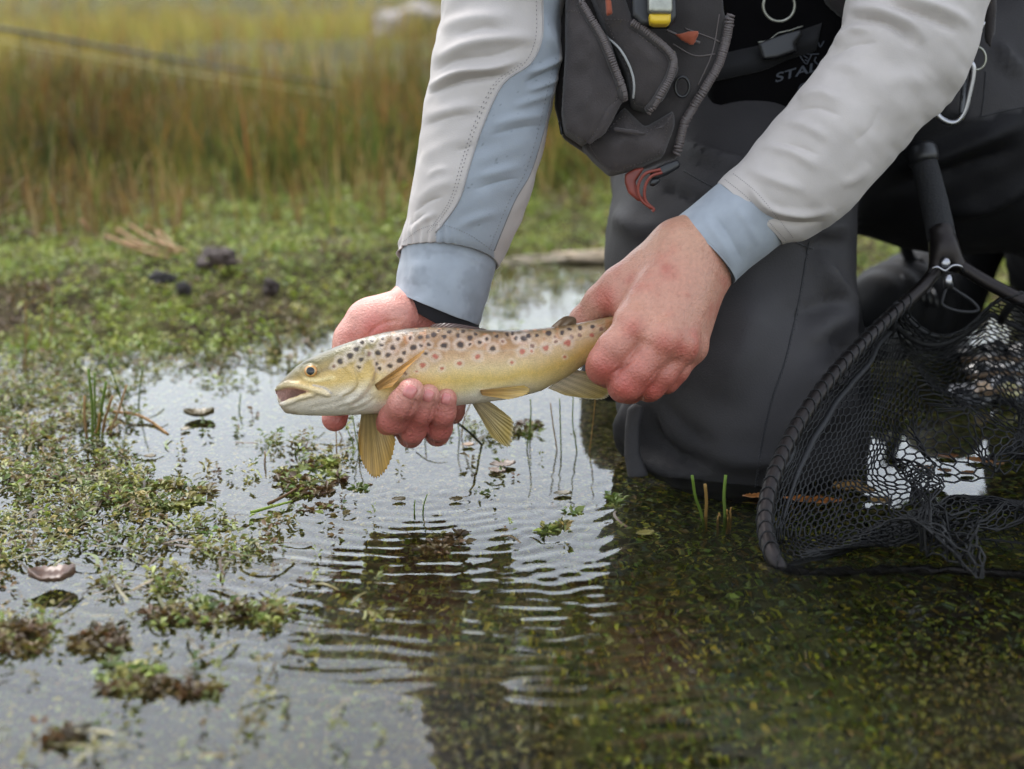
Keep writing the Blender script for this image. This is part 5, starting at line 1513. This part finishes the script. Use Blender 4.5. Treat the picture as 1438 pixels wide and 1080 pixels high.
v, f = tube(A([W(1291, 200, 1.0940), W(1291.5, 203, 1.0935), W(1293, 210, 1.0920), W(1296, 222, 1.0890), W(1298, 229, 1.0875), W(1298.5, 231, 1.0870)]), [.006, .0102, .0122, .0122, .0112, .008], 28); mk('end_cap', v, f, M_PLAST, net)
yf = Field(*box_of([cm(1290, 310, 1.0450), cm(1365, 400, 1.0550)], .016), .0009)
yf.cap(cm(1321, 326, 1.0550), cm(1326, 352, 1.0490), .0098, .0094, .004)
yf.cap(cm(1322, 346, 1.0490), cm(1316, 376, 1.0450), .0072, .0066, .006); yf.cap(cm(1330, 346, 1.0490), cm(1343, 371, 1.0450), .0072, .0066, .006)
V, Q = yf.mesh(2); mk('yoke', V, Q, M_ANOD, net, cam_space=True)
v, f = tube(catmull(A([W(1305, 386, 1.0390), W(1308, 378, 1.0345), W(1316, 375, 1.0330), (W(1327, 380, 1.0335)), W(1338, 373, 1.0330), W(1349, 374, 1.0345), W(1353, 381, 1.0390)]), 40), .0011, 8); mk('wire_clip', v, f, M_STEEL, net)
sf = Field(*box_of([cm(1327, 369, 1.0350)], .009), .0005)
sf.ell(cm(1327, 369, 1.0355), A([.0040, .0040, .0032]), None, 0)
c_ = cm(1327, 369, 1.0330)
sf.cap(c_ + A([-.002, .001, .0008]), c_ + A([.002, -.001, .0008]), .0005, .0005, 0, True); sf.cap(c_ + A([-.001, -.002, .0008]), c_ + A([.001, .002, .0008]), .0005, .0005, 0, True)
V, Q = sf.mesh(1); mk('screw', V, Q, M_STEEL, net, cam_space=True)
v, f = tube(A([W(1330, 386, 1.0330), W(1331, 394, 1.0325), W(1332, 404, 1.0320)]), [.0032, .0034, .0036], 14); mk('crimp', v, f, M_STEEL, net)
v, f = tube(catmull(A([W(1330, 402, 1.0320), W(1325, 416, 1.0300), W(1324, 428, 1.0290), (W(1342, 436, 1.0280)), W(1364, 438, 1.0280), W(1374, 434, 1.0280), W(1364, 422, 1.0290), W(1346, 410, 1.0310), W(1334, 402, 1.0320)]), 60), .0012, 8); mk('cord_loop', v, f, M_CORD, net)

nc, nrow = 200, 36
arc = np.concatenate([[0], np.cumsum(np.linalg.norm(np.diff(HC_, axis=0), axis=1))]); arc /= arc[-1]
u0, u1 = 0.05, 0.955                            # the mesh leaves the yoke free
UH = .915
def rimp(u):
    s = u0 + (u1 - u0) * np.clip(u / UH, 0, 1)
    P = np.stack([np.interp(s, arc, HC_[:, k]) for k in range(3)], -1)
    w = np.clip((u - UH) / (1 - UH), 0, 1)[:, None]                 # across the throat a cord closes the mouth
    st = A([np.interp(u0, arc, HC_[:, k]) for k in range(3)])
    return P * (1 - w) + st * w + A([0, .012, -.030]) * np.sin(math.pi * w)
BOT = ground_pt(1400, 775, .014)
def bag(u, t):
    R_ = rimp(u)
    R_[:, 2] = np.maximum(R_[:, 2], -.022)
    g = (t ** 1.6)[:, None]
    P = R_ * (1 - g) + (BOT + A([.02, .0, 0])) * g
    P[:, 2] = R_[:, 2] * (1 - t ** .85) + BOT[2] * t ** .85
    bul = (np.sin(math.pi * np.clip(t, 0, 1) ** .8) * (1 - .35 * t))[:, None]
    P = P + bul * np.stack([.012 + 0 * u, np.interp(R_[:, 0], [.2, .30], [.02, .10]), -.010 + 0 * u], -1)
    q = np.stack([u * 9, t * 3.0, 0 * u], -1)
    amp = (0.004 + .030 * sstep(.40, .85, t))[:, None]
    P = P + amp * np.stack([vnoise(q, 1.6, 61), vnoise(q, 1.6, 62), vnoise(q, 1.9, 63) * .8], -1) + amp * .5 * np.stack([vnoise(q, 4, 64), vnoise(q, 4, 65), vnoise(q, 4, 66)], -1)
    # cloth floats on and just under the surface
    low = P[:, 2] < .006
    P[:, 2] = np.where(low, .003 + .034 * np.abs(vnoise(q, 2.3, 67)) * sstep(.25, .75, t) - .012 * sstep(.25, 0, t), P[:, 2])
    # it lies against the leg
    dx = P[:, 0] - .178; ins_ = np.abs(dx) < .0955
    yf_ = 1.052 - np.sqrt(np.maximum(.0955 ** 2 - dx * dx, 0)) - .03 * np.clip(.1 - P[:, 2], 0, 1)
    P[:, 1] = np.where(ins_, np.minimum(P[:, 1], yf_), P[:, 1])
    return P
rr, cc = np.meshgrid(np.arange(nrow), np.arange(nc), indexing='ij')
even = ((rr + cc) % 2 == 0)
tt = (rr + np.where(even, .17, -.17)) / (nrow - 1)
tt = np.clip(tt * .76, 0, 1)
VP = bag((cc / nc).ravel(), tt.ravel()).reshape(nrow, nc, 3)
E = []
for r_ in range(nrow):
    for c_ in range(nc):
        E.append((VP[r_, c_], VP[r_, (c_ + 1) % nc]))
        if (r_ + c_) % 2 == 0 and r_ + 1 < nrow: E.append((VP[r_, c_], VP[r_ + 1, c_]))
E = A(E)
# loops round the hoop
for c_ in range(0, int(nc * UH), 2):
    ctr = rimp(A([c_ / nc]))[0]; nx_ = rimp(A([(c_ + .5) / nc]))[0]
    T = nx_ - ctr; T /= np.linalg.norm(T) + 1e-9
    n1_ = np.cross(T, A([0, 0, 1.0])); n1_ /= np.linalg.norm(n1_) + 1e-9; n2b = np.cross(T, n1_)
    aa = np.linspace(0, 2 * math.pi, 11)
    ring = ctr + .0053 * (np.cos(aa)[:, None] * n1_ + np.sin(aa)[:, None] * n2b) + T * (.0052 * np.sin(aa))[:, None]
    E = np.concatenate([E, np.stack([ring[:-1], ring[1:]], 1)])
def struts(E, r):
    a, b = E[:, 0], E[:, 1]
    T = b - a; T = T / (np.linalg.norm(T, axis=1, keepdims=True) + 1e-9)
    ref = np.where(np.abs(T[:, 2:3]) < .9, A([[0, 0, 1.0]]), A([[1.0, 0, 0]]))
    n1_ = np.cross(T, ref); n1_ /= np.linalg.norm(n1_, axis=1, keepdims=True) + 1e-9
    n2b = np.cross(T, n1_)
    vs_, k = [], 5
    for p_ in (a - T * r * .5, b + T * r * .5):
        for j in range(k):
            w = 2 * math.pi * j / k
            vs_.append(p_ + r * (math.cos(w) * n1_ + math.sin(w) * n2b))
    V = np.stack(vs_, 1).reshape(-1, 3)
    q = A([[j, (j + 1) % k, k + (j + 1) % k, k + j] for j in range(k)])
    Q = (q[None] + 2 * k * np.arange(len(E))[:, None, None]).reshape(-1, 4)
    return V, Q
V, Q = struts(E, .00066)
o = mk('netting', V, Q, M_THREAD, net); o['kind'] = 'stuff'; o['label'] = 'black hexagonal rubber mesh bag'
us = np.linspace(.0, 1, 150)
for ua, ub in ((0, .25), (.74, 1)):
    u_ = np.linspace(ua, ub, 60)
    v, f = tube(bag(u_, np.full(60, .13)) + A([0, -.002, 0]), np.interp(np.arange(60), [0, 12, 47, 59], [.0022, .0022, .0022, .0022] if ua == 0 else [.0008, .0022, .0022, .0022]) * np.interp(u_, [0, .18, .25, .74, .8, 1], [1, 1, .25, .25, 1, 1]), 8); mk('binding_cord', v, f, M_CORD, net)
v, f = tube(bag(us[:149], .02 + 0 * us[:149]), .0016, 6); mk('binding_cord', v, f, M_CORD, net)
for uu in (.012, UH - .012):
    v, f = tube(A([rimp(A([uu]))[0] + A([0, 0, .004]), bag(A([uu]), A([.06]))[0], bag(A([uu]), A([.15]))[0]]), .0032, 8); mk('binding_end', v, f, M_CORD, net)
# ================================================================== small things in and round the pond
def stem(name, label, pts, r0, r1, col, cat='rush', group=None, n=12, mat=None):
    P_ = catmull(A(pts), n); c = P_[0].copy()
    v, f = tube(P_ - c, np.linspace(r0, r1, n), 7)
    t = np.repeat(np.linspace(0, 1, n), 7)[:, None]
    C = A(lin(*col[0])) * (1 - t) + A(lin(*col[1])) * t
    o = mk(name, v, f, mat or M_BLADE, col=C); o.location = c
    if label: tag(o, label, cat, group)
    return o
def up_stem(px0, py0, px1, py1, zb=-.03):
    b = ground_pt(px0, py0, 0.0); t = W(px1, py1, b[1] + rng.uniform(-.01, .01))
    return [b + (b - t) * .35 * A([1, 1, 0]) + A([0, 0, zb]), b, (b + t) / 2 + A([rng.normal(0, .001), 0, 0]), t]
GRN, TAN, DRY = ((76, 86, 34), (104, 128, 48)), ((120, 96, 52), (150, 118, 64)), ((110, 84, 56), (160, 128, 84))
stem('rush_stub', 'cut green rush stub leaning left of the brown one before the knee', up_stem(986, 728, 972, 668), .0011, .0010, GRN)
stem('rush_stub', 'cut brown rush stub between two green ones before the knee', up_stem(991, 726, 990, 680), .0012, .0011, TAN)
stem('rush_stub', 'straight cut green rush stub right of the brown one before the knee', up_stem(1018, 726, 1019, 667), .0013, .0011, GRN)
for a_, b_ in (((1008, 729), (1009, 720)), ((1026, 727), (1027, 712)), ((1022, 729), (1021, 716))):
    stem('rush_stub', 'tiny cut rush stub beside the green stubs before the knee', up_stem(*a_, *b_), .0008, .0006, TAN, group='tiny stubs before the knee')
# thin stems rising from the water behind and beneath the fish
for k, (a_, b_) in enumerate((((473, 640), (472, 604)), ((497, 632), (484, 596)), ((504, 634), (495, 584)), ((478, 624), (476, 606)), ((597, 620), (598, 604)), ((645, 614), (646, 566)), ((648, 612), (664, 560)), ((740, 630), (745, 560)), ((744, 618), (746, 574)), ((782, 632), (773, 566)), ((788, 634), (786, 560)),
                               ((810, 634), (805, 556)), ((828, 634), (836, 560)), ((594, 722), (600, 694)), ((582, 722), (583, 702)), ((505, 636), (508, 590)))):
    stem('standing_rush', 'thin upright rush stem standing in the water under the trout', up_stem(*a_, *b_), .0006, .0004, GRN if k % 3 else TAN, group='thin rush stems under the trout')
stem('slanting_rush', 'dark stem slanting into the water between the fingers and the belly fin', [W(638, 590, 1.0), W(660, 608, 1.0), ground_pt(678, 626, -.002)], .0009, .0009, ((44, 48, 26), (52, 58, 30)))
# dead rush tuft on the left
tu = empty('dead_rush_tuft', ground_pt(140, 622), 'small tuft of cut green and rusty rush stems standing in weed at left', 'rush tuft')
for a_, b_, c_, r_ in (((130, 622), (124, 518), GRN, .0013), ((138, 618), (149, 536), GRN, .0013), ((136, 620), (133, 524), GRN, .0008), ((143, 618), (158, 556), DRY, .0012), ((155, 610), (178, 540), DRY, .0010), ((122, 616), (119, 556), DRY, .0013), ((150, 606), (170, 592), TAN, .001), ((128, 622), (140, 580), TAN, .0011), ((178, 590), (152, 505), GRN, .0006)):
    b = ground_pt(*a_, 0.0)
    P_ = catmull(A(up_stem(*a_, *b_)), 10)
    v, f = tube(P_, np.linspace(r_, r_ * .8, 10), 7)
    t = np.repeat(np.linspace(0, 1, 10), 7)[:, None]
    mk('stem', v, f, M_BLADE, tu, col=A(lin(*c_[0])) * (1 - t) + A(lin(*c_[1])) * t)
v, f = tube(catmull(A([W(158, 578, 1.12), W(190, 582, 1.11), W(212, 592, 1.10), ground_pt(236, 610)]), 16), .0012, 7)
mk('bent_stem', v, f, M_BLADE, tu, col=np.tile(A(lin(156, 118, 70)), (len(v), 1)))
# further single stems on the left water and bank
for k, (a_, b_) in enumerate((((35, 520), (36, 430)), ((38, 510), (30, 470)), ((58, 498), (60, 440)), ((195, 572), (200, 515)), ((338, 505), (326, 490)), ((350, 508), (345, 488)), ((395, 490), (388, 450)), ((336, 578), (338, 552)), ((372, 652), (372, 634)), ((415, 640), (418, 624)), ((70, 500), (74, 400)))):
    stem('standing_rush', 'single short rush stem among the weed on the left', up_stem(*a_, *b_), .0008, .0005, GRN if k % 2 else DRY, group='single stems among the left weed')
stem('grass_strand', 'bright green grass strand floating by the dark tuft below the trout head', [ground_pt(352, 720, .003), ground_pt(380, 712, .004), ground_pt(410, 704, .003)], .0012, .0007, ((120, 140, 50), (130, 150, 60)), 'grass')
stem('grass_strand', 'brown strand floating beside the bright green one', [ground_pt(376, 708, .003), ground_pt(400, 696, .006), ground_pt(416, 686, .003)], .0012, .0008, ((90, 66, 40), (110, 84, 50)), 'grass')
# straw lying on the bank
for k, pts in enumerate(([(165, 322), (205, 345), (258, 358)], [(182, 316), (222, 340), (262, 352)], [(205, 318), (230, 330), (250, 356)], [(240, 350), (225, 335), (220, 325)], [(150, 332), (200, 352), (240, 362)], [(175, 338), (195, 345), (225, 350)])):
    stem('dead_rush', 'pale dead rush stalk lying in the straw heap on the bank', [ground_pt(x, y, .045 + .012 * rng.uniform()) for x, y in pts], .0022, .0014, ((150, 116, 78), (170, 138, 96)), 'dead stalk', 'straw heap on the bank')
stem('dead_rush', 'thick rusty stalk leaning on the bank left of the straw heap', [ground_pt(178, 384, .01), W(150, 348, 1.78), W(112, 308, 1.80)], .0032, .0022, ((120, 84, 60), (150, 112, 80)), 'dead stalk')
stem('dead_rush', 'straw stalk standing upright at the left edge of the rushes', [ground_pt(50, 322, .02), W(48, 290, 2.05), W(52, 262, 2.05)], .003, .002, ((160, 120, 80), (170, 134, 90)), 'dead stalk')
stem('dead_rush', 'short rusty stalk standing on the green mat at left', [ground_pt(74, 420, .01), W(72, 396, 1.56), W(74, 376, 1.56)], .0022, .0018, ((140, 90, 60), (150, 100, 66)), 'dead stalk')
stem('dead_rush', 'thin tan stalk lying across the mat at the left edge', [ground_pt(-10, 352, .03), ground_pt(36, 368, .03), ground_pt(80, 378, .02)], .0018, .0012, ((160, 126, 84), (164, 130, 90)), 'dead stalk')
stem('dead_rush', 'pale stick lying on the bank under the rushes', [ground_pt(330, 330, .02), ground_pt(362, 332, .025), ground_pt(396, 342, .02)], .0035, .0022, ((150, 128, 100), (168, 146, 116)), 'dead stalk')

def lump(name, label, cat, px_, py_, sx, sy, sz, col, seed=0, z=0.0, mat=None, group=None, det=28):
    c = ground_pt(px_, py_, z)
    th = np.linspace(0, math.pi, det); ph = np.linspace(0, 2 * math.pi, det * 2, endpoint=False)
    T_, P_ = np.meshgrid(th, ph, indexing='ij')
    D = np.stack([np.sin(T_) * np.cos(P_), np.sin(T_) * np.sin(P_), np.cos(T_)], -1).reshape(-1, 3)
    r = 1 + .42 * vnoise(D, 1.7, seed) + .26 * vnoise(D, 4, seed + 1) + .12 * vnoise(D, 9, seed + 2)
    V = D * r[:, None] * A([sx, sy, sz])
    n = det * 2
    i = np.arange(det - 1)[:, None] * n; j = np.arange(n)[None]; j2 = (j + 1) % n
    Q = np.stack([i + j, i + n + j, i + n + j2, i + j2], -1).reshape(-1, 4)
    C = A(lin(*col)) * (1 + .3 * vnoise(V, 2.2 / sx, seed + 3))[:, None]
    o = mk(name, V, Q, mat or M_LUMP, col=np.clip(C, 0, 1)); o.location = c
    return tag(o, label, cat, group)
M_LUMP = material('lump', use_col=True, rough=.7, var=.3, vscale=60, bump=.002, bscale=90)
lump('peat_clod', 'dark peat clod with a pale top lying on the green bank', 'clod', 306, 372, .024, .018, .018, (58, 44, 36), 3, .042)
lump('peat_clod', 'small black peat lump left of the larger clod on the bank', 'clod', 228, 393, .014, .008, .008, (36, 30, 28), 5, .036)
lump('peat_clod', 'tiny black peat lump between the two larger ones on the bank', 'clod', 258, 404, .007, .006, .007, (34, 28, 26), 6, .036)
lump('peat_clod', 'small dark lump on the bank left of the sleeve', 'clod', 380, 405, .008, .007, .008, (50, 38, 32), 8, .036)
lump('driftwood_log', 'pale driftwood log across the far water between sleeve and knee', 'log', 840, 364, .06, .014, .011, (140, 124, 100), 9, .003)
lump('driftwood_log', 'thin pale driftwood piece left of the far log', 'log', 760, 366, .05, .010, .006, (128, 116, 96), 10, .002)
# dead leaves afloat
M_DEAD = material('dead_leaf', use_col=True, rough=.35, var=.25, vscale=120, transl=.15, coat=.2)
def dead_leaf(label, px_, py_, ln, wd, ang, col, curl=.15, z=.002, group=None):
    n = 14
    u = np.linspace(-1, 1, n)
    V, fs = [], []
    for i in range(n):
        w = wd * .5 * (1 - abs(u[i]) ** 2.3) * (1 + .15 * math.sin(5 * i)) + .0002
        for j in range(7):
            s = j / 3 - 1
            V.append((u[i] * ln / 2, s * w, curl * wd * (s * s * .6 + .4 * u[i] ** 2) + .0006 * math.sin(9 * s + 3 * i)))
    fs = [[i * 7 + j, (i + 1) * 7 + j, (i + 1) * 7 + j + 1, i * 7 + j + 1] for i in range(n - 1) for j in range(6)]
    V = A(V); ca, sa = math.cos(ang), math.sin(ang)
    V = np.stack([V[:, 0] * ca - V[:, 1] * sa, V[:, 0] * sa + V[:, 1] * ca, V[:, 2]], -1)
    vein = np.exp(-((np.tile(np.linspace(-1, 1, 7), n)) / .2) ** 2)[:, None]
    C = A(lin(*col)) * (1 + .25 * vnoise(V, 160, ln * 1000))[:, None] * (1 - .25 * vein)
    o = mk('dead_leaf', V, fs, M_DEAD, col=np.clip(C, 0, 1)); o.location = ground_pt(px_, py_, z)
    so2 = o.modifiers.new('thick', 'SOLIDIFY'); so2.thickness = .0005
    return tag(o, label, 'leaf', group)
dead_leaf('rolled olive brown dead leaf afloat left of the trout mouth', 280, 584, .024, .014, .1, (98, 84, 46), .5)
dead_leaf('curled grey brown dead leaf among the weed at far left', 74, 815, .026, .018, .2, (112, 88, 74), .5, .004)
dead_leaf('flat pale dead leaf floating under the belly fins', 706, 652, .019, .012, .3, (128, 106, 86), .15)
dead_leaf('second pale dead leaf just left of the one under the belly fins', 698, 660, .013, .009, -.4, (134, 112, 92), .1)
dead_leaf('small tan leaf by the bent stem behind the belly fin', 657, 624, .009, .006, .2, (146, 116, 84), .1)
dead_leaf('dull leaf floating below the small weed star', 790, 692, .012, .006, .1, (120, 110, 84), .1)
dead_leaf('orange brown leaf against the knee left of the hoop', 1062, 696, .019, .007, .1, (142, 92, 46), .1)
dead_leaf('orange brown leaf in the net beside the knee', 1142, 702, .040, .013, -.15, (146, 92, 44), .1)
dead_leaf('broad ochre leaf in the net right of the knee', 1190, 686, .022, .016, .3, (140, 108, 60), .3)
dead_leaf('cream leaf next to the broad ochre leaf in the net', 1214, 690, .014, .012, -.2, (166, 136, 92), .3)
dead_leaf('ochre leaf furthest right of the leaf group by the knee', 1236, 704, .015, .012, .5, (136, 108, 60), .2)
for a_, b_, l_, c_ in ((1330, 640, .016, (132, 86, 48)), (1376, 646, .020, (146, 98, 54)), (1300, 656, .013, (138, 100, 62)), (1398, 650, .012, (150, 110, 70)), (1326, 660, .010, (120, 84, 52)), (1358, 664, .012, (128, 88, 54))):
    dead_leaf('small brown dead leaf floating behind the net', a_, b_, l_, l_ * .5, rng.uniform(-.4, .4), c_, .1, group='dead leaves behind the net')
dead_leaf('yellowish leaf scrap afloat right of the ripples before the knee', 906, 748, .012, .007, .3, (120, 112, 58), .1)
for a_, b_ in ((520, 578), (470, 560), (260, 602), (210, 640), (560, 700), (150, 660), (640, 700)):
    dead_leaf('small drab leaf scrap floating on the open water', a_, b_, .009, .005, rng.uniform(0, 3), (112, 98, 66), .1, group='leaf scraps on the open water')
# stones and twigs on the wet shore seen through the net
M_STONE = material('wet_stone', use_col=True, rough=.25, var=.2, vscale=60, bump=.0008, bscale=120, coat=.3)
for k, (a_, b_, s_, c_) in enumerate(((1390, 520, .022, (34, 34, 37)), (1420, 528, .026, (40, 41, 45)), (1430, 555, .03, (50, 53, 60)), (1370, 560, .02, (38, 38, 40)), (1330, 470, .012, (92, 88, 84)), (1440, 500, .02, (48, 48, 52)), (1350, 500, .02, (34, 33, 34)), (1404, 494, .016, (42, 42, 44)))):
    lump('stone', ('wet dark stone on the shore behind the net', 'pale grey pebble on the shore behind the net')[k == 4], 'stone', a_, b_, s_, s_ * .8, s_ * .6, c_, 20 + k, .0, M_STONE, 'wet stones behind the net' if k != 4 else None, 18)
lump('pebble', 'cream coloured pebble on the shore behind the net', 'pebble', 1381, 547, .007, .006, .006, (190, 160, 128), 31, .012, M_STONE, None, 14)
lump('pebble', 'yellowish pebble beside the cream one behind the net', 'pebble', 1418, 548, .010, .007, .006, (150, 142, 92), 32, .012, M_STONE, None, 14)
for k, pts in enumerate(([(1350, 506), (1400, 504), (1450, 507)], [(1360, 530), (1410, 524), (1450, 528)], [(1376, 552), (1410, 548), (1450, 546)])):
    stem('twig', 'thin brown twig lying over the stones behind the net', [ground_pt(x, y, .02) for x, y in pts], .002, .0015, ((96, 76, 56), (112, 92, 70)), 'twig', 'twigs behind the net')
# fishing rod resting over the rushes
rod = empty('fishing_rod', W(-60, 28, 2.7), 'dark slender fishing rod lying across the rush tops at upper left', 'fishing rod')
P_ = A([W(-260, 2, 2.55), W(0, 40, 2.65), W(160, 68, 2.75), W(330, 97, 2.85), W(470, 118, 2.95)])
v, f = tube(catmull(P_, 40), np.linspace(.0045, .0016, 40), 10); mk('blank', v, f, material('rod_blank', lin(52, 52, 50), .35, .1, 60), rod)
v, f = tube(catmull(P_ + A([0, -.004, -.022]), 40), .0014, 6); mk('fly_line', v, f, material('fly_line', lin(176, 164, 110), .5), rod)
for t in (.3, .62):
    c = catmull(P_, 100)[int(t * 99)] + A([0, -.002, -.012]); a = np.linspace(0, 2 * math.pi, 20, endpoint=False)
    v, f = tube(c + np.stack([0 * a, .008 * np.cos(a), .010 * np.sin(a)], -1), .0009, 6, True); mk('line_guide', v, f, M_PLAST, rod)
# pale boulder far back on the moor
o = lump('boulder', 'pale grey boulder far back among the grass beside the left sleeve top', 'boulder', 560, 300, .24, .2, .105, (128, 121, 117), 41, 0)
o.location = W(586, 50, 6.3)
# drips at the finger tips
M_DROP, nt, p = nodes_of('water_drop')
p.inputs['Transmission Weight'].default_value = 1; p.inputs['Roughness'].default_value = 0; p.inputs['IOR'].default_value = 1.33
for a_, b_, Y_ in ((614, 618, .921), (577, 620, .918), (1003, 598, .969)):
    c = W(a_, b_, Y_)
    th = np.linspace(0, math.pi, 12); ph = np.linspace(0, 2 * math.pi, 16, endpoint=False)
    T_, P2 = np.meshgrid(th, ph, indexing='ij')
    D = np.stack([np.sin(T_) * np.cos(P2), np.sin(T_) * np.sin(P2), np.cos(T_) * 1.3], -1).reshape(-1, 3) * .0016
    i = np.arange(11)[:, None] * 16; j = np.arange(16)[None]; j2 = (j + 1) % 16
    Q = np.stack([i + j, i + 16 + j, i + 16 + j2, i + j2], -1).reshape(-1, 4)
    o = mk('water_drop', D, Q, M_DROP); o.location = c
    tag(o, {614: 'clear water drop hanging from the right of the three finger tips', 577: 'clear water drop under the middle finger holding the trout', 1003: 'water drop on the front of the dark wader leg'}[a_], 'drop')

# look-alikes: number them from the left, as the picture shows them
ORD = 'first second third fourth fifth sixth seventh eighth ninth tenth eleventh twelfth thirteenth fourteenth fifteenth sixteenth seventeenth eighteenth'.split()
groups = {}
for o in list(COL.objects):
    if o.get('group') and o.parent is None: groups.setdefault((o['group'], o['label']), []).append(o)
for (gname, lab), obs in groups.items():
    obs.sort(key=lambda o: float(proj(A(o.location))[0]))
    for k, o in enumerate(obs):
        o['label'] = f'{lab}, {ORD[k]} from the left'
